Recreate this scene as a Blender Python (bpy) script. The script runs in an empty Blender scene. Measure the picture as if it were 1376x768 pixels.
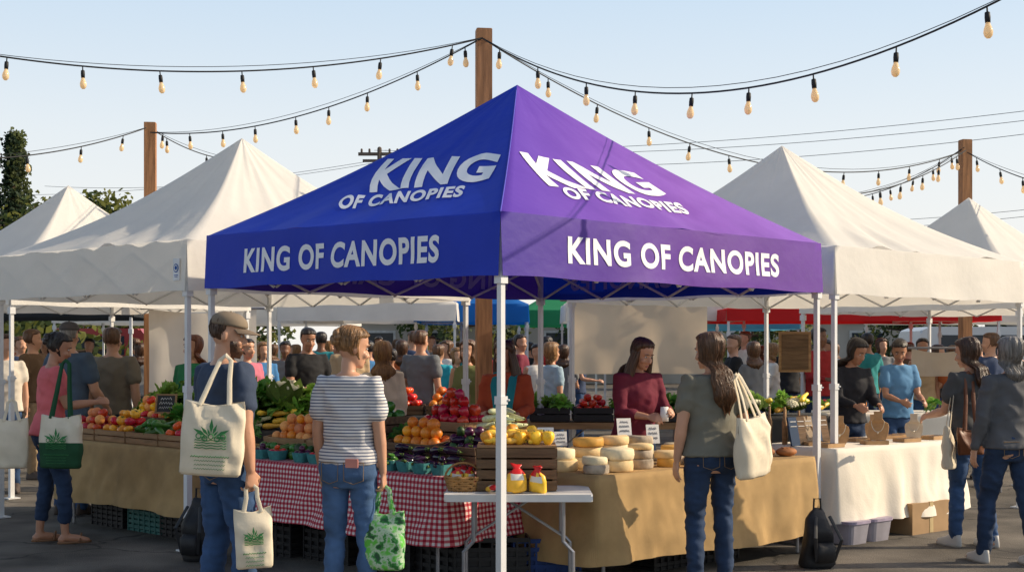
import bpy,bmesh,math,random,time
from mathutils import Vector,Matrix,noise
T0=time.time()
random.seed(7)
def U(a,b): return random.uniform(a,b)
F=1800.;CH=1.58;HY=465.
def gx(px,d): return (px-688)/F*d
def gz(py,d): return CH+(HY-py)*d/F
scene=bpy.context.scene
col=scene.collection
rad=math.radians
def sm(x):
    x=max(0,min(1,x)); return x*x*(3-2*x)
# ---------------------------------------------------------------- materials
def M(name,c,rough=.75,var=.15,scale=8,bump=0.,bscale=40,metal=0,trans=0,rnd=0,spec=.3,c2=None,stretch=None,emit=0,bd=.005):
    m=bpy.data.materials.new(name);m.use_nodes=True
    nt=m.node_tree;N=nt.nodes;L=nt.links
    b=N['Principled BSDF'];out=N['Material Output']
    tc=N.new('ShaderNodeTexCoord');mp=N.new('ShaderNodeMapping')
    L.new(tc.outputs['Object'],mp.inputs[0])
    if stretch: mp.inputs['Scale'].default_value=stretch
    nz=N.new('ShaderNodeTexNoise');nz.inputs['Scale'].default_value=scale;nz.inputs['Detail'].default_value=5
    L.new(mp.outputs[0],nz.inputs['Vector'])
    rp=N.new('ShaderNodeValToRGB');rp.color_ramp.elements[0].position=.3;rp.color_ramp.elements[1].position=.7
    lo=[x*(1-var) for x in c]; hi=[min(1,x*(1+var)) for x in (c2 or c)]
    rp.color_ramp.elements[0].color=(*lo,1);rp.color_ramp.elements[1].color=(*hi,1)
    L.new(nz.outputs['Fac'],rp.inputs[0]);src=rp.outputs[0]
    if rnd:
        oi=N.new('ShaderNodeObjectInfo');hs=N.new('ShaderNodeHueSaturation')
        m1=N.new('ShaderNodeMapRange');m1.inputs['To Min'].default_value=1-rnd;m1.inputs['To Max'].default_value=1+rnd
        m2=N.new('ShaderNodeMapRange');m2.inputs['To Min'].default_value=.5-rnd*.08;m2.inputs['To Max'].default_value=.5+rnd*.08
        L.new(oi.outputs['Random'],m1.inputs[0]);L.new(oi.outputs['Random'],m2.inputs[0])
        L.new(m1.outputs[0],hs.inputs['Value']);L.new(m2.outputs[0],hs.inputs['Hue']);L.new(src,hs.inputs['Color']);src=hs.outputs[0]
    L.new(src,b.inputs['Base Color'])
    b.inputs['Roughness'].default_value=rough;b.inputs['Metallic'].default_value=metal
    b.inputs['Specular IOR Level'].default_value=spec
    if emit:
        b.inputs['Emission Color'].default_value=(*c,1);b.inputs['Emission Strength'].default_value=emit
    if bump:
        n2=N.new('ShaderNodeTexNoise');n2.inputs['Scale'].default_value=bscale;n2.inputs['Detail'].default_value=4
        L.new(mp.outputs[0],n2.inputs['Vector'])
        bp=N.new('ShaderNodeBump');bp.inputs['Strength'].default_value=bump;bp.inputs['Distance'].default_value=bd
        L.new(n2.outputs['Fac'],bp.inputs['Height']);L.new(bp.outputs[0],b.inputs['Normal'])
    if trans:
        t=N.new('ShaderNodeBsdfTranslucent');L.new(src,t.inputs['Color'])
        mx=N.new('ShaderNodeMixShader');mx.inputs[0].default_value=trans
        L.new(b.outputs[0],mx.inputs[1]);L.new(t.outputs[0],mx.inputs[2]);L.new(mx.outputs[0],out.inputs['Surface'])
    return m
def base_in(m): return m.node_tree.nodes['Principled BSDF'].inputs['Base Color']
# ---------------------------------------------------------------- objects
def mk(name,me,mats=None,parent=None,label=None,cat=None,group=None,kind=None,loc=None,rz=0,smooth=False):
    if isinstance(me,bmesh.types.BMesh):
        bm=me; me=bpy.data.meshes.new(name);bm.to_mesh(me);bm.free()
    o=bpy.data.objects.new(name,me);col.objects.link(o)
    if me is not None and mats is not None:
        if not isinstance(mats,(list,tuple)): mats=[mats]
        for m in mats: me.materials.append(m)
    if smooth and me is not None:
        me.polygons.foreach_set('use_smooth',[True]*len(me.polygons))
    if parent: o.parent=parent
    if label:o['label']=label
    if cat:o['category']=cat
    if group:o['group']=group
    if kind:o['kind']=kind
    if loc is not None:o.location=loc
    if rz:o.rotation_euler=(0,0,rz)
    return o
def cp(o,parent=None):
    c=o.copy();col.objects.link(c);c.parent=parent;return c
def box(bm,c,s,R=None,mi=0):
    vs=[]
    for x in(-.5,.5):
        for y in(-.5,.5):
            for z in(-.5,.5):
                v=Vector((x*s[0],y*s[1],z*s[2]))
                if R is not None:v=R@v
                vs.append(bm.verts.new(v+Vector(c)))
    for f in((0,1,3,2),(4,6,7,5),(0,4,5,1),(2,3,7,6),(0,2,6,4),(1,5,7,3)):
        fa=bm.faces.new([vs[i] for i in f]);fa.material_index=mi
def tube(bm,pts,rd,n=10,cap=True,ref=None,mi=0,tf=None):
    pts=[Vector(p) for p in pts];rd=[r if isinstance(r,tuple) else (r,r) for r in rd]
    if len(rd)==1: rd=rd*len(pts)
    a=(pts[0]-pts[1]).normalized();b=(pts[-1]-pts[-2]).normalized()
    r0=min(rd[0]);r1=min(rd[-1]);tip0=pts[0];tip1=pts[-1]
    if cap:
        sc=lambda r,k:(r[0]*k,r[1]*k)
        tip0=pts[0]+a*r0;tip1=pts[-1]+b*r1
        pts=[pts[0]+a*r0*.87,pts[0]+a*r0*.5]+pts+[pts[-1]+b*r1*.5,pts[-1]+b*r1*.87]
        rd=[sc(rd[0],.5),sc(rd[0],.87)]+rd+[sc(rd[-1],.87),sc(rd[-1],.5)]
    k=len(pts);rings=[];Nn=None
    for i in range(k):
        t=(pts[min(i+1,k-1)]-pts[max(i-1,0)]).normalized()
        if Nn is None:
            r=Vector(ref) if ref is not None else (Vector((0,0,1)) if abs(t.z)<.8 else Vector((1,0,0)))
            Nn=(r-t*t.dot(r)).normalized()
        else: Nn=(Nn-t*t.dot(Nn)).normalized()
        B=t.cross(Nn);ring=[]
        for j in range(n):
            an=2*math.pi*j/n
            p=pts[i]+Nn*(rd[i][0]*math.cos(an))+B*(rd[i][1]*math.sin(an))
            if tf:p=tf(p)
            ring.append(bm.verts.new(p))
        rings.append(ring)
    for i in range(k-1):
        for j in range(n):
            f=bm.faces.new((rings[i][j],rings[i][(j+1)%n],rings[i+1][(j+1)%n],rings[i+1][j]));f.material_index=mi
    if tf:tip0=tf(tip0);tip1=tf(tip1)
    v0=bm.verts.new(tip0);v1=bm.verts.new(tip1)
    for j in range(n):
        f=bm.faces.new((v0,rings[0][(j+1)%n],rings[0][j]));f.material_index=mi
        f=bm.faces.new((v1,rings[-1][j],rings[-1][(j+1)%n]));f.material_index=mi
def stack(bm,lv,n=20,pw=1.0,tf=None,mi=0,cx=0):
    rings=[]
    def P(x,y,z):
        p=Vector((x,y,z));return tf(p) if tf else p
    for (z,w,f,b) in lv:
        cy=(f+b)/2;ry=(f-b)/2;ring=[]
        for j in range(n):
            a=2*math.pi*j/n;c=math.cos(a);s=math.sin(a)
            if pw!=1:
                c=math.copysign(abs(c)**pw,c);s=math.copysign(abs(s)**pw,s)
            ring.append(bm.verts.new(P(cx+w*c,cy+ry*s,z)))
        rings.append(ring)
    for i in range(len(rings)-1):
        for j in range(n):
            f=bm.faces.new((rings[i][j],rings[i][(j+1)%n],rings[i+1][(j+1)%n],rings[i+1][j]));f.material_index=mi
    z,w,f,b=lv[0];v=bm.verts.new(P(cx,(f+b)/2,z))
    for j in range(n): bm.faces.new((v,rings[0][(j+1)%n],rings[0][j])).material_index=mi
    z,w,f,b=lv[-1];v=bm.verts.new(P(cx,(f+b)/2,z))
    for j in range(n): bm.faces.new((v,rings[-1][j],rings[-1][(j+1)%n])).material_index=mi
def ell(bm,c,r,tf=None,n=12,m=8,mi=0):
    lv=[]
    for i in range(m+1):
        a=-math.pi/2+math.pi*i/m
        k=max(math.cos(a),.02)
        lv.append((c[2]+r[2]*math.sin(a),r[0]*k,c[1]+r[1]*k,c[1]-r[1]*k))
    stack(bm,lv,n=n,tf=tf,mi=mi,cx=c[0])
def remesh(bm,vox,it=2,fold=0,fs=(7,7,9),seed=0):
    bmesh.ops.recalc_face_normals(bm,faces=bm.faces)
    me=bpy.data.meshes.new('tmp');bm.to_mesh(me);bm.free()
    o=bpy.data.objects.new('tmp',me);col.objects.link(o)
    md=o.modifiers.new('r','REMESH');md.mode='VOXEL';md.voxel_size=vox
    if it:
        s=o.modifiers.new('s','SMOOTH');s.iterations=it;s.factor=.5
    dg=bpy.context.evaluated_depsgraph_get()
    m2=bpy.data.meshes.new_from_object(o.evaluated_get(dg))
    bpy.data.objects.remove(o);bpy.data.meshes.remove(me)
    if fold:
        off=Vector((seed*3.1,seed*1.7,seed*2.3))
        for v in m2.vertices:
            c=v.co
            k=noise.noise(Vector((c.x*fs[0],c.y*fs[1],c.z*fs[2]+c.x*4))+off)
            k2=noise.noise(Vector((c.x*fs[0]*2.2,c.y*fs[1]*2.2,c.z*fs[2]*2.5-c.x*9))+off)
            v.co=c+v.normal*(fold*((1-abs(k)*3.4)*.9+k2*.7))
    return m2
# ---------------------------------------------------------------- common materials
WHITE=M('white_tent_fabric',(.90,.865,.80),.75,.03,3,.35,14,trans=.34,bd=.01)
BLUE=M('blue_canopy_fabric',(.004,.034,.47),.5,.08,2,.35,9,trans=.10,bd=.01)
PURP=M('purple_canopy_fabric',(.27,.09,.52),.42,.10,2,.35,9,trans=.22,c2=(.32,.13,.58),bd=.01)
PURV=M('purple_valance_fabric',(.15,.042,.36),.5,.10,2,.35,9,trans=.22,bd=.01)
LETTER=M('white_print',(.90,.90,.92),.6,.02,5,trans=.08)
GHOST=M('print_seen_through',(.36,.33,.72),.7,.02,5,trans=.3)
POLE=M('white_powder_coat',(.70,.70,.70),.4,.06,6)
METAL=M('grey_metal',(.33,.33,.35),.35,.1,10,metal=.6)
WOODP=M('post_wood',(.38,.18,.08),.75,.35,3,.8,20,stretch=(9,9,.8))
WOOD=M('crate_wood',(.34,.20,.10),.75,.3,4,.8,20,stretch=(1,8,8))
DWOOD=M('dark_crate_wood',(.15,.09,.05),.75,.35,4,.8,20,stretch=(1,8,8))
BLACKP=M('black_plastic',(.02,.02,.022),.45,.2,10)
TEAL=M('teal_pulp_punnet',(.05,.22,.22),.8,.2,30,.3,60)
CARD=M('cardboard',(.36,.23,.12),.8,.1,6)
def burlap_mat():
    m=M('burlap',(.46,.30,.135),.95,.16,5)
    nt=m.node_tree;N=nt.nodes;L=nt.links;b=N['Principled BSDF']
    uv=N.new('ShaderNodeUVMap');bumps=[]
    for d in('X','Y'):
        w=N.new('ShaderNodeTexWave');w.bands_direction=d;w.inputs['Scale'].default_value=45;w.inputs['Distortion'].default_value=1.5
        L.new(uv.outputs[0],w.inputs[0]);bumps.append(w)
    a=N.new('ShaderNodeMath');L.new(bumps[0].outputs[1],a.inputs[0]);L.new(bumps[1].outputs[1],a.inputs[1])
    bp=N.new('ShaderNodeBump');bp.inputs['Strength'].default_value=.5;bp.inputs['Distance'].default_value=.004
    L.new(a.outputs[0],bp.inputs['Height']);L.new(bp.outputs[0],b.inputs['Normal'])
    return m
BURLAP=burlap_mat()
def gingham_mat():
    m=M('gingham',(.6,.02,.05),.85,.1,5)
    nt=m.node_tree;N=nt.nodes;L=nt.links
    uv=N.new('ShaderNodeUVMap');sp=N.new('ShaderNodeSeparateXYZ');L.new(uv.outputs[0],sp.inputs[0]);s=[]
    for ax in(0,1):
        a=N.new('ShaderNodeMath');a.operation='MULTIPLY';a.inputs[1].default_value=1/.036;L.new(sp.outputs[ax],a.inputs[0])
        f=N.new('ShaderNodeMath');f.operation='FRACT';L.new(a.outputs[0],f.inputs[0])
        g=N.new('ShaderNodeMath');g.operation='GREATER_THAN';g.inputs[1].default_value=.5;L.new(f.outputs[0],g.inputs[0]);s.append(g)
    ad=N.new('ShaderNodeMath');L.new(s[0].outputs[0],ad.inputs[0]);L.new(s[1].outputs[0],ad.inputs[1])
    hf=N.new('ShaderNodeMath');hf.operation='MULTIPLY';hf.inputs[1].default_value=.5;L.new(ad.outputs[0],hf.inputs[0])
    rp=N.new('ShaderNodeValToRGB');rp.color_ramp.interpolation='CONSTANT'
    rp.color_ramp.elements[0].color=(.74,.66,.62,1);rp.color_ramp.elements[1].position=.4;rp.color_ramp.elements[1].color=(.55,.12,.14,1)
    e=rp.color_ramp.elements.new(.9);e.color=(.34,.012,.03,1)
    L.new(hf.outputs[0],rp.inputs[0]);L.new(rp.outputs[0],base_in(m))
    return m
GING=gingham_mat()
LINEN=M('cream_linen',(.80,.73,.62),.9,.05,4,.3,60)
BLACKCL=M('dark_cloth',(.05,.05,.05),.9,.1,5)
# ---------------------------------------------------------------- world, camera, sun
w=bpy.data.worlds.new('World');scene.world=w;w.use_nodes=True
nt=w.node_tree;bg=nt.nodes['Background'];sky=nt.nodes.new('ShaderNodeTexSky');sky.sky_type='NISHITA';sky.sun_disc=False
SD=Vector((.95,.10,0)).normalized();EL=rad(28)
sky.sun_elevation=EL;sky.sun_rotation=math.atan2(SD.x,SD.y);sky.dust_density=3;sky.air_density=1.0;sky.ozone_density=1.0
tc=nt.nodes.new('ShaderNodeTexCoord');sp=nt.nodes.new('ShaderNodeSeparateXYZ');nt.links.new(tc.outputs['Generated'],sp.inputs[0])
mr=nt.nodes.new('ShaderNodeValToRGB');e=mr.color_ramp.elements;e[0].position=0;e[0].color=(.96,)*3+(1,);e[1].position=1;e[1].color=(.0,)*3+(1,)
q=e.new(.36);q.color=(.80,)*3+(1,);q=e.new(.52);q.color=(.12,)*3+(1,)
nt.links.new(sp.outputs[2],mr.inputs[0])
mx=nt.nodes.new('ShaderNodeMixRGB')
hc=nt.nodes.new('ShaderNodeValToRGB');h_=hc.color_ramp.elements;h_[0].position=.02;h_[0].color=(1.0,.97,.91,1);h_[1].position=.32;h_[1].color=(.55,.76,.98,1)
q=h_.new(.15);q.color=(.86,.92,.96,1)
nt.links.new(sp.outputs[2],hc.inputs[0])
ml=nt.nodes.new('ShaderNodeVectorMath');ml.operation='SCALE';ml.inputs[3].default_value=6.9;nt.links.new(hc.outputs[0],ml.inputs[0]);nt.links.new(ml.outputs[0],mx.inputs[2])
nt.links.new(mr.outputs[0],mx.inputs[0]);nt.links.new(sky.outputs[0],mx.inputs[1]);nt.links.new(mx.outputs[0],bg.inputs[0]);bg.inputs[1].default_value=.145
sl=bpy.data.lights.new('sun','SUN');sl.energy=5;sl.angle=rad(.5);sl.color=(1,.84,.62)
so=bpy.data.objects.new('sun',sl);col.objects.link(so)
dv=Vector((SD.x*math.cos(EL),SD.y*math.cos(EL),math.sin(EL)))
so.rotation_euler=dv.to_track_quat('Z','Y').to_euler();so.location=dv*50
cam=bpy.data.cameras.new('camera');co=bpy.data.objects.new('camera',cam);col.objects.link(co);scene.camera=co
cam.lens=F/1376*36;cam.sensor_width=36;cam.shift_y=(HY-384)/1376;cam.clip_end=1000
co.location=(0,0,CH);co.rotation_euler=(rad(90),0,0)
scene.view_settings.view_transform='Standard';scene.view_settings.look='None';scene.view_settings.exposure=0
# ================================================================= people (built first)
HEADP=[(0,.072,.0,.026),(.07,.086,-.015,.042),(.18,.088,-.05,.054),(.30,.086,-.078,.062),(.42,.086,-.09,.068),(.52,.081,-.097,.071),(.62,.087,-.10,.074),(.74,.086,-.10,.074),(.84,.076,-.094,.068),(.92,.055,-.076,.054),(.97,.034,-.055,.037),(1.0,.0,-.03,.012)]
def hprof(k):
    k=max(0,min(1,k))
    for i in range(len(HEADP)-1):
        a=HEADP[i];b=HEADP[i+1]
        if k<=b[0]:
            t=(k-a[0])/(b[0]-a[0]);return tuple(a[j]+(b[j]-a[j])*t for j in(1,2,3))
    return HEADP[-1][1:]
def skinmat(c): return M('skin',c,.45,.10,6,.1,60,spec=.45)
SK_L=skinmat((.55,.29,.18));SK_M=skinmat((.43,.21,.125));SK_D=skinmat((.22,.10,.055))
EYEW=M('eye_white',(.6,.58,.55),.3,.02);EYED=M('eye_iris',(.04,.02,.012),.2,.1);LIP=M('lip',(.36,.11,.09),.5,.05)
def hairm(c): return M('hair',c,.36,.5,9,.9,30,stretch=(9,9,.8),spec=.6,trans=.12)
H_BR=hairm((.075,.034,.017));H_DK=hairm((.02,.012,.009));H_BL=hairm((.30,.155,.06));H_GR=hairm((.24,.22,.20));H_RD=hairm((.18,.05,.02));H_MB=hairm((.14,.066,.03))
def denim(c): return M('denim',c,.85,.36,5,.5,120,bd=.003)
JE=denim((.034,.075,.17));JE2=denim((.065,.13,.26));JED=denim((.022,.042,.09));KH=M('khaki',(.28,.2,.12),.85,.1)
def fab(n,c,var=.12): return M(n,c,.85,var,5,.35,80,bd=.003)
def stripes():
    m=fab('striped_knit',(.7,.7,.7));nt=m.node_tree;N=nt.nodes;L=nt.links
    tc=N.new('ShaderNodeTexCoord');s=N.new('ShaderNodeSeparateXYZ');L.new(tc.outputs['Object'],s.inputs[0])
    a=N.new('ShaderNodeMath');a.operation='MULTIPLY';a.inputs[1].default_value=1/.0185;L.new(s.outputs[2],a.inputs[0])
    f=N.new('ShaderNodeMath');f.operation='FRACT';L.new(a.outputs[0],f.inputs[0])
    g=N.new('ShaderNodeMath');g.operation='GREATER_THAN';g.inputs[1].default_value=.64;L.new(f.outputs[0],g.inputs[0])
    mx=N.new('ShaderNodeMixRGB');mx.inputs[1].default_value=(.70,.67,.64,1);mx.inputs[2].default_value=(.11,.13,.20,1);L.new(g.outputs[0],mx.inputs[0]);L.new(mx.outputs[0],base_in(m));return m
SHOE=M('shoe',(.08,.06,.05),.6,.2);SHOEW=M('pale_shoe',(.5,.48,.45),.6,.1);SAND=M('sandal',(.2,.1,.05),.6,.1)
STITCH=M('stitch',(.25,.16,.08))
ARM_D=((.16,-.02,-1),(.05,.16,-1),.45)
def person(px,d,H,yaw,label,fem=True,skin=SK_L,top=None,bot=JE,hair=H_BR,style='long',hy=0,hp=0,lean=0,aL=ARM_D,aR=ARM_D,sl=.55,
           feet=((-.10,.0),(.10,.05)),vox=.012,shoe=SHOE,hem=.90,crop=0,cap=None,beard=None,near=False,wide=1.,hairlen=1.,face=True,locks=False,group=None,strands=0,wavy=1.):
    sc=H/1.75;yaw=rad(yaw);hy=rad(hy);hp=rad(hp);lean=rad(lean)
    def TL(p):
        p=Vector(p);w_=sm((p.z-.90)/.25);an=-lean*w_;y,z_=p.y,p.z-.93
        return Vector((p.x,y*math.cos(an)-z_*math.sin(an),.93+y*math.sin(an)+z_*math.cos(an))) if w_>0 else p
    piv=TL((0,-.005,1.50));HM=Matrix.Rotation(hy,3,'Z')@Matrix.Rotation(-hp-lean*.4,3,'X')
    def TH(p): return piv+HM@Vector(p)
    sw=.158 if fem else .19;g=(.88 if fem else 1.)*wide
    if fem: TOR=[(.80,.13,.085,-.09),(.86,.165,.095,-.120),(.93,.174,.095,-.125),(1.0,.154,.09,-.10),(1.09,.124,.085,-.08),(1.17,.128,.095,-.085),(1.26,.142,.125,-.095),(1.33,.146,.11,-.10),(1.40,.148,.08,-.09),(1.45,.115,.055,-.075),(1.48,.055,.04,-.06)]
    else: TOR=[(.80,.13,.09,-.09),(.86,.16,.10,-.115),(.95,.162,.105,-.11),(1.05,.152,.105,-.095),(1.15,.156,.11,-.10),(1.28,.175,.12,-.115),(1.37,.185,.105,-.115),(1.42,.175,.08,-.10),(1.46,.125,.06,-.08),(1.49,.06,.05,-.065)]
    TOR=[(z_,w_*wide,f*wide,b*wide) for z_,w_,f,b in TOR]
    bm=bmesh.new();stack(bm,TOR,n=20,tf=TL)
    nr=.044 if fem else .056
    tube(bm,[TL((0,-.02,1.42)),TL((0,-.012,1.49)),TH((0,-.008,.03)),TH((0,-.008,.09))],[nr*1.15,nr,nr,nr],n=14)
    stack(bm,[(.02+.23*k,w_,f,b) for k,f,b,w_ in HEADP],n=22,tf=TH)
    tube(bm,[TH((0,.083,.14)),TH((0,.098,.115)),TH((0,.108,.098)),TH((0,.098,.088))],[.008,.011,.014,.010],n=8)
    for s in(-1,1):
        ell(bm,(s*.012,.09,.093),(.009,.012,.008),tf=TH);ell(bm,(s*.030,.077,.158),(.024,.012,.008),tf=TH)
        ell(bm,(s*.040,.066,.098),(.022,.02,.02),tf=TH);ell(bm,(s*.074,-.012,.125),(.010,.020,.033),tf=TH)
    ell(bm,(0,.082,.063),(.024,.011,.006),tf=TH);ell(bm,(0,.080,.052),(.019,.012,.006),tf=TH);ell(bm,(0,.075,.032),(.02,.015,.014),tf=TH)
    LEGS=[]
    for s,(fx,fy) in zip((-1,1),feet):
        hip=Vector((s*.088*wide,0,.88));an=Vector((fx,fy-.01,.09));kn=hip.lerp(an,.5)+Vector((0,.025 if fy<.12 else .05,0))
        LEGS.append((hip,kn,an,s))
        tube(bm,[hip,hip.lerp(kn,.5),kn,kn.lerp(an,.35)+Vector((0,-.012,0)),an],[.085*g,.07*g,.052*g,.050*g,.034*g],n=12)
        tube(bm,[an,Vector((fx,fy+.0,.05)),Vector((fx+s*.01,fy+.10,.035)),Vector((fx+s*.02,fy+.17,.022))],[.034,.036,.032,.02],n=10)
        ell(bm,(fx,fy-.035,.035),(.032,.035,.033))
    ARMS=[]
    for s,(ud,fd,cu) in zip((-1,1),(aL,aR)):
        ud=Vector((ud[0]*s,ud[1],ud[2])).normalized();fd=Vector((fd[0]*s,fd[1],fd[2])).normalized()
        J=TL((s*sw*wide,-.005,1.415));E=J+ud*.285;Wt=E+fd*.245
        tube(bm,[TL((s*.09,-.005,1.40)),J,J+ud*.10,J+ud*.2,E,E+fd*.07,E+fd*.16,Wt],[.05*g,.056*g,.052*g,.047*g,.041*g,.043*g,.035*g,.026*g],n=12)
        nrm=Vector((-s,0,0)) if abs(fd.x)<.75 else Vector((0,0,-1))
        if fd.y>.5: nrm=Vector((-s*.8,0,-.5))
        nrm=(nrm-fd*fd.dot(nrm)).normalized();sd=fd.cross(nrm)
        want=Vector((0,1,.0)) if fd.z<-.6 else Vector((-s*.3,.2,1))
        if sd.dot(want)<0:sd=-sd
        hs=.95 if fem else 1.04
        tube(bm,[Wt,Wt+fd*.04*hs,Wt+fd*.085*hs],[(.022*hs,.016*hs),(.036*hs,.0145*hs),(.038*hs,.012*hs)],n=12,ref=sd)
        for i,ln in enumerate((.95,1.06,1.,.8)):
            b0=Wt+fd*(.084-.004*abs(i-1.3))*hs+sd*(.031-.0208*i)*hs;cur=b0;pts=[b0-fd*.02]
            for ph,(l,aa) in enumerate(((.042,.5),(.027,1.25),(.022,1.75))):
                an_=cu*aa;dr=(fd*math.cos(an_)+nrm*math.sin(an_)+sd*(.10-.07*i)).normalized();pts.append(cur.copy());cur=cur+dr*l*ln*hs
            pts.append(cur);tube(bm,pts,[.009,.0092,.0088,.008,.0068],n=8)
        tb=Wt+fd*.028*hs+sd*.024*hs;d1=(fd*.65+sd*.7+nrm*.35).normalized();d2=(fd*.9+sd*.15+nrm*(.3+cu*.4)).normalized()
        tube(bm,[tb,tb+d1*.04*hs,tb+d1*.04*hs+d2*.032*hs,tb+d1*.04*hs+d2*.055*hs],[.013,.0115,.0098,.0075],n=8)
        ARMS.append((J,ud,E,fd,Wt,s,nrm))
    for v in bm.verts:v.co*=sc
    me=remesh(bm,vox*.62 if near else vox,1)
    root=mk('person',me,skin,smooth=True,loc=(gx(px,d),d,0),rz=yaw,label=label,cat='person',group=group)
    e=.012;bm=bmesh.new()
    lv=[(z_,w_+e+(.012 if z_<1.02 else .006),f+e+(.010 if z_<1.2 else .002),b-e-(.010 if z_<1.2 else .002)) for z_,w_,f,b in TOR if z_>hem and z_<1.47]
    z0,w0,f0,b0=lv[0];lv=[(hem,w0+.010,f0+.010,b0-.010)]+lv
    mw=[max(l[1],.82*max(q[1] for q in lv)) for l in lv];lv=[(l[0],m_,l[2],l[3]) for l,m_ in zip(lv,mw)]
    lv.append((1.47,.078 if not fem else .07,.058,-.074))
    stack(bm,lv,n=22,tf=TL)
    for(J,ud,E,fd,Wt,s,nrm) in ARMS:
        if sl<=.05: 
            tube(bm,[TL((s*.08,-.005,1.41)),J],[.055*g,.05*g],n=12);continue
        if sl<1: 
            tube(bm,[TL((s*.08,-.005,1.405)),J,J+ud*.285*sl*.5,J+ud*.285*sl],[.062*g,.071*g,.070*g,.072*g],n=14)
        else:
            q=min(1,(sl-1));pts=[TL((s*.08,-.005,1.405)),J,J+ud*.14,E,E+fd*.12*min(1,q*2)];rr=[.062*g,.070*g,.063*g,.055*g,.053*g]
            if q>.5: pts.append(E+fd*.235*q);rr.append(.040*g)
            tube(bm,pts,rr,n=14)
    for v in bm.verts:v.co*=sc
    me=remesh(bm,vox,3,fold=.0085 if near else .007,seed=px*.01)
    mk('shirt',me,top,parent=root,smooth=True)
    bm=bmesh.new();stack(bm,[(z_,w_+.008,f+.008,b-.008) for z_,w_,f,b in TOR if z_<1.04],n=22)
    for hip,kn,an,s in LEGS:
        end=an if not crop else kn.lerp(an,1-crop)
        if crop: tube(bm,[hip,hip.lerp(kn,.5),kn,end],[.098*g,.084*g,.068*g,.060*g],n=14)
        else: tube(bm,[hip,hip.lerp(kn,.5),kn,kn.lerp(an,.35)+Vector((0,-.01,0)),an],[.099*g,.086*g,.068*g,.066*g,.056*g],n=14)
    for v in bm.verts:v.co*=sc
    me=remesh(bm,vox,3,fold=.007,fs=(8,8,15),seed=px*.02)
    mk('trousers',me,bot,parent=root,smooth=True)
    if near:
        bm=bmesh.new()
        for s in(-1,1):
            c=Vector((s*.075,-.137*wide,.90));w_=.058
            q=[(-w_,.055),(w_,.055),(w_*.95,-.05),(0,-.07),(-w_*.95,-.05),(-w_,.055)]
            tube(bm,[Vector((c.x+x,c.y+abs(c.x+x)**2*1.6,c.z+z_))*sc for x,z_ in q],[.0022],n=4)
        mk('pocket_stitching',bm,STITCH,parent=root)
    for s,(fx,fy) in zip((-1,1),feet):
        bm=bmesh.new()
        if shoe is SAND:
            stack(bm,[(.0,.042,fy+.20,fy-.075),(.018,.043,fy+.205,fy-.075)],n=20,cx=fx+s*.01);tube(bm,[(fx-.045,fy+.10,.02),(fx,fy+.12,.075),(fx+.05,fy+.10,.02)],[.010],n=6)
        else:
            stack(bm,[(.0,.043,fy+.205,fy-.08),(.02,.046,fy+.21,fy-.085),(.05,.043,fy+.19,fy-.082),(.075,.038,fy+.10,fy-.076),(.105,.036,fy+.045,fy-.07)],n=22,cx=fx+s*.006)
        for v in bm.verts:v.co*=sc
        mk('shoe',bm,shoe,parent=root,smooth=True)
    if face:
        for s in(-1,1):
            bm=bmesh.new();ell(bm,(s*.030,.0755,.138),(.0135,.008,.0065),tf=TH,mi=0);ell(bm,(s*.030,.0795,.138),(.006,.0055,.006),tf=TH,mi=1)
            for v in bm.verts:v.co*=sc
            mk('eye',bm,[EYEW,EYED],parent=root,smooth=True)
            bm=bmesh.new();tube(bm,[TH((s*.012,.091,.160)),TH((s*.03,.090,.166)),TH((s*.05,.076,.160))],[.003,.004,.0025],n=6)
            for v in bm.verts:v.co*=sc
            mk('eyebrow',bm,hair,parent=root)
        bm=bmesh.new();ell(bm,(0,.089,.0625),(.021,.006,.0045),tf=TH);ell(bm,(0,.087,.054),(.017,.007,.0050),tf=TH)
        for v in bm.verts:v.co*=sc
        mk('lips',bm,LIP,parent=root,smooth=True)
    bm=bmesh.new();n=60;seed=px*.13
    kb={'short':.22,'long':-1.25*hairlen,'bun':.20,'pony':.18,'bob':-.1}[style]
    nl=44 if kb<0 else 26;rings=[];t=.012 if style in('short','bun') else .018
    if cap: t=.006
    phi0={'short':88,'bun':80,'pony':80,'long':66,'bob':62}[style];KK=[]
    for j in range(nl+1):
        k=1.0-(1.0-kb)*(j/nl) if j else 1.0
        if j<5: k=1.0-.012*j*j*.6
        KK.append(k)
        f,b,w_=hprof(k);f+=t;b-=t*1.25;w_+=t
        if k<.3 and kb<0:
            q=sm((.3-k)/.5);tp=sm((k-kb)/.45);bw=.108+.012*math.sin(k*5+seed)
            wv=.012*math.sin(k*9+seed)*wavy
            f=f*(1-q)+(-.040)*q;b=b*(1-q)+(-.125-.035*sm(-k))*q;b=b+wv*.4;w_=w_*(1-q)+bw*(.30+.70*tp)*q+wv*.5
            if k<0: b=-.04+(b+.04)*(.5+.5*tp)
        elif kb>=0 and k<.45:
            q=sm((.45-k)/(.45-kb));b=b+(.032)*q;w_-=.012*q
        ring=[]
        for i in range(n):
            a=2*math.pi*i/n;x=w_*math.sin(a);cy=(f+b)/2;y=cy+(f-b)/2*math.cos(a)
            ad=abs(math.degrees(a if a<math.pi else a-2*math.pi))
            rr=1+.03*math.sin(i*math.pi*2/n*11+3*noise.noise(Vector((k*2.5,seed,0)))+seed)+.06*noise.noise(Vector((math.sin(a)*3+seed,math.cos(a)*3,k*3)))
            if k>0:
                o_=sm((phi0+8-ad)/16)*sm((.80+.05*math.cos(a*2)-k)/.07);rr*=1-.34*o_
            x*=rr;y=cy+(y-cy)*rr if ad>100 else (y)*(rr if y>0 else 1)
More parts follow.
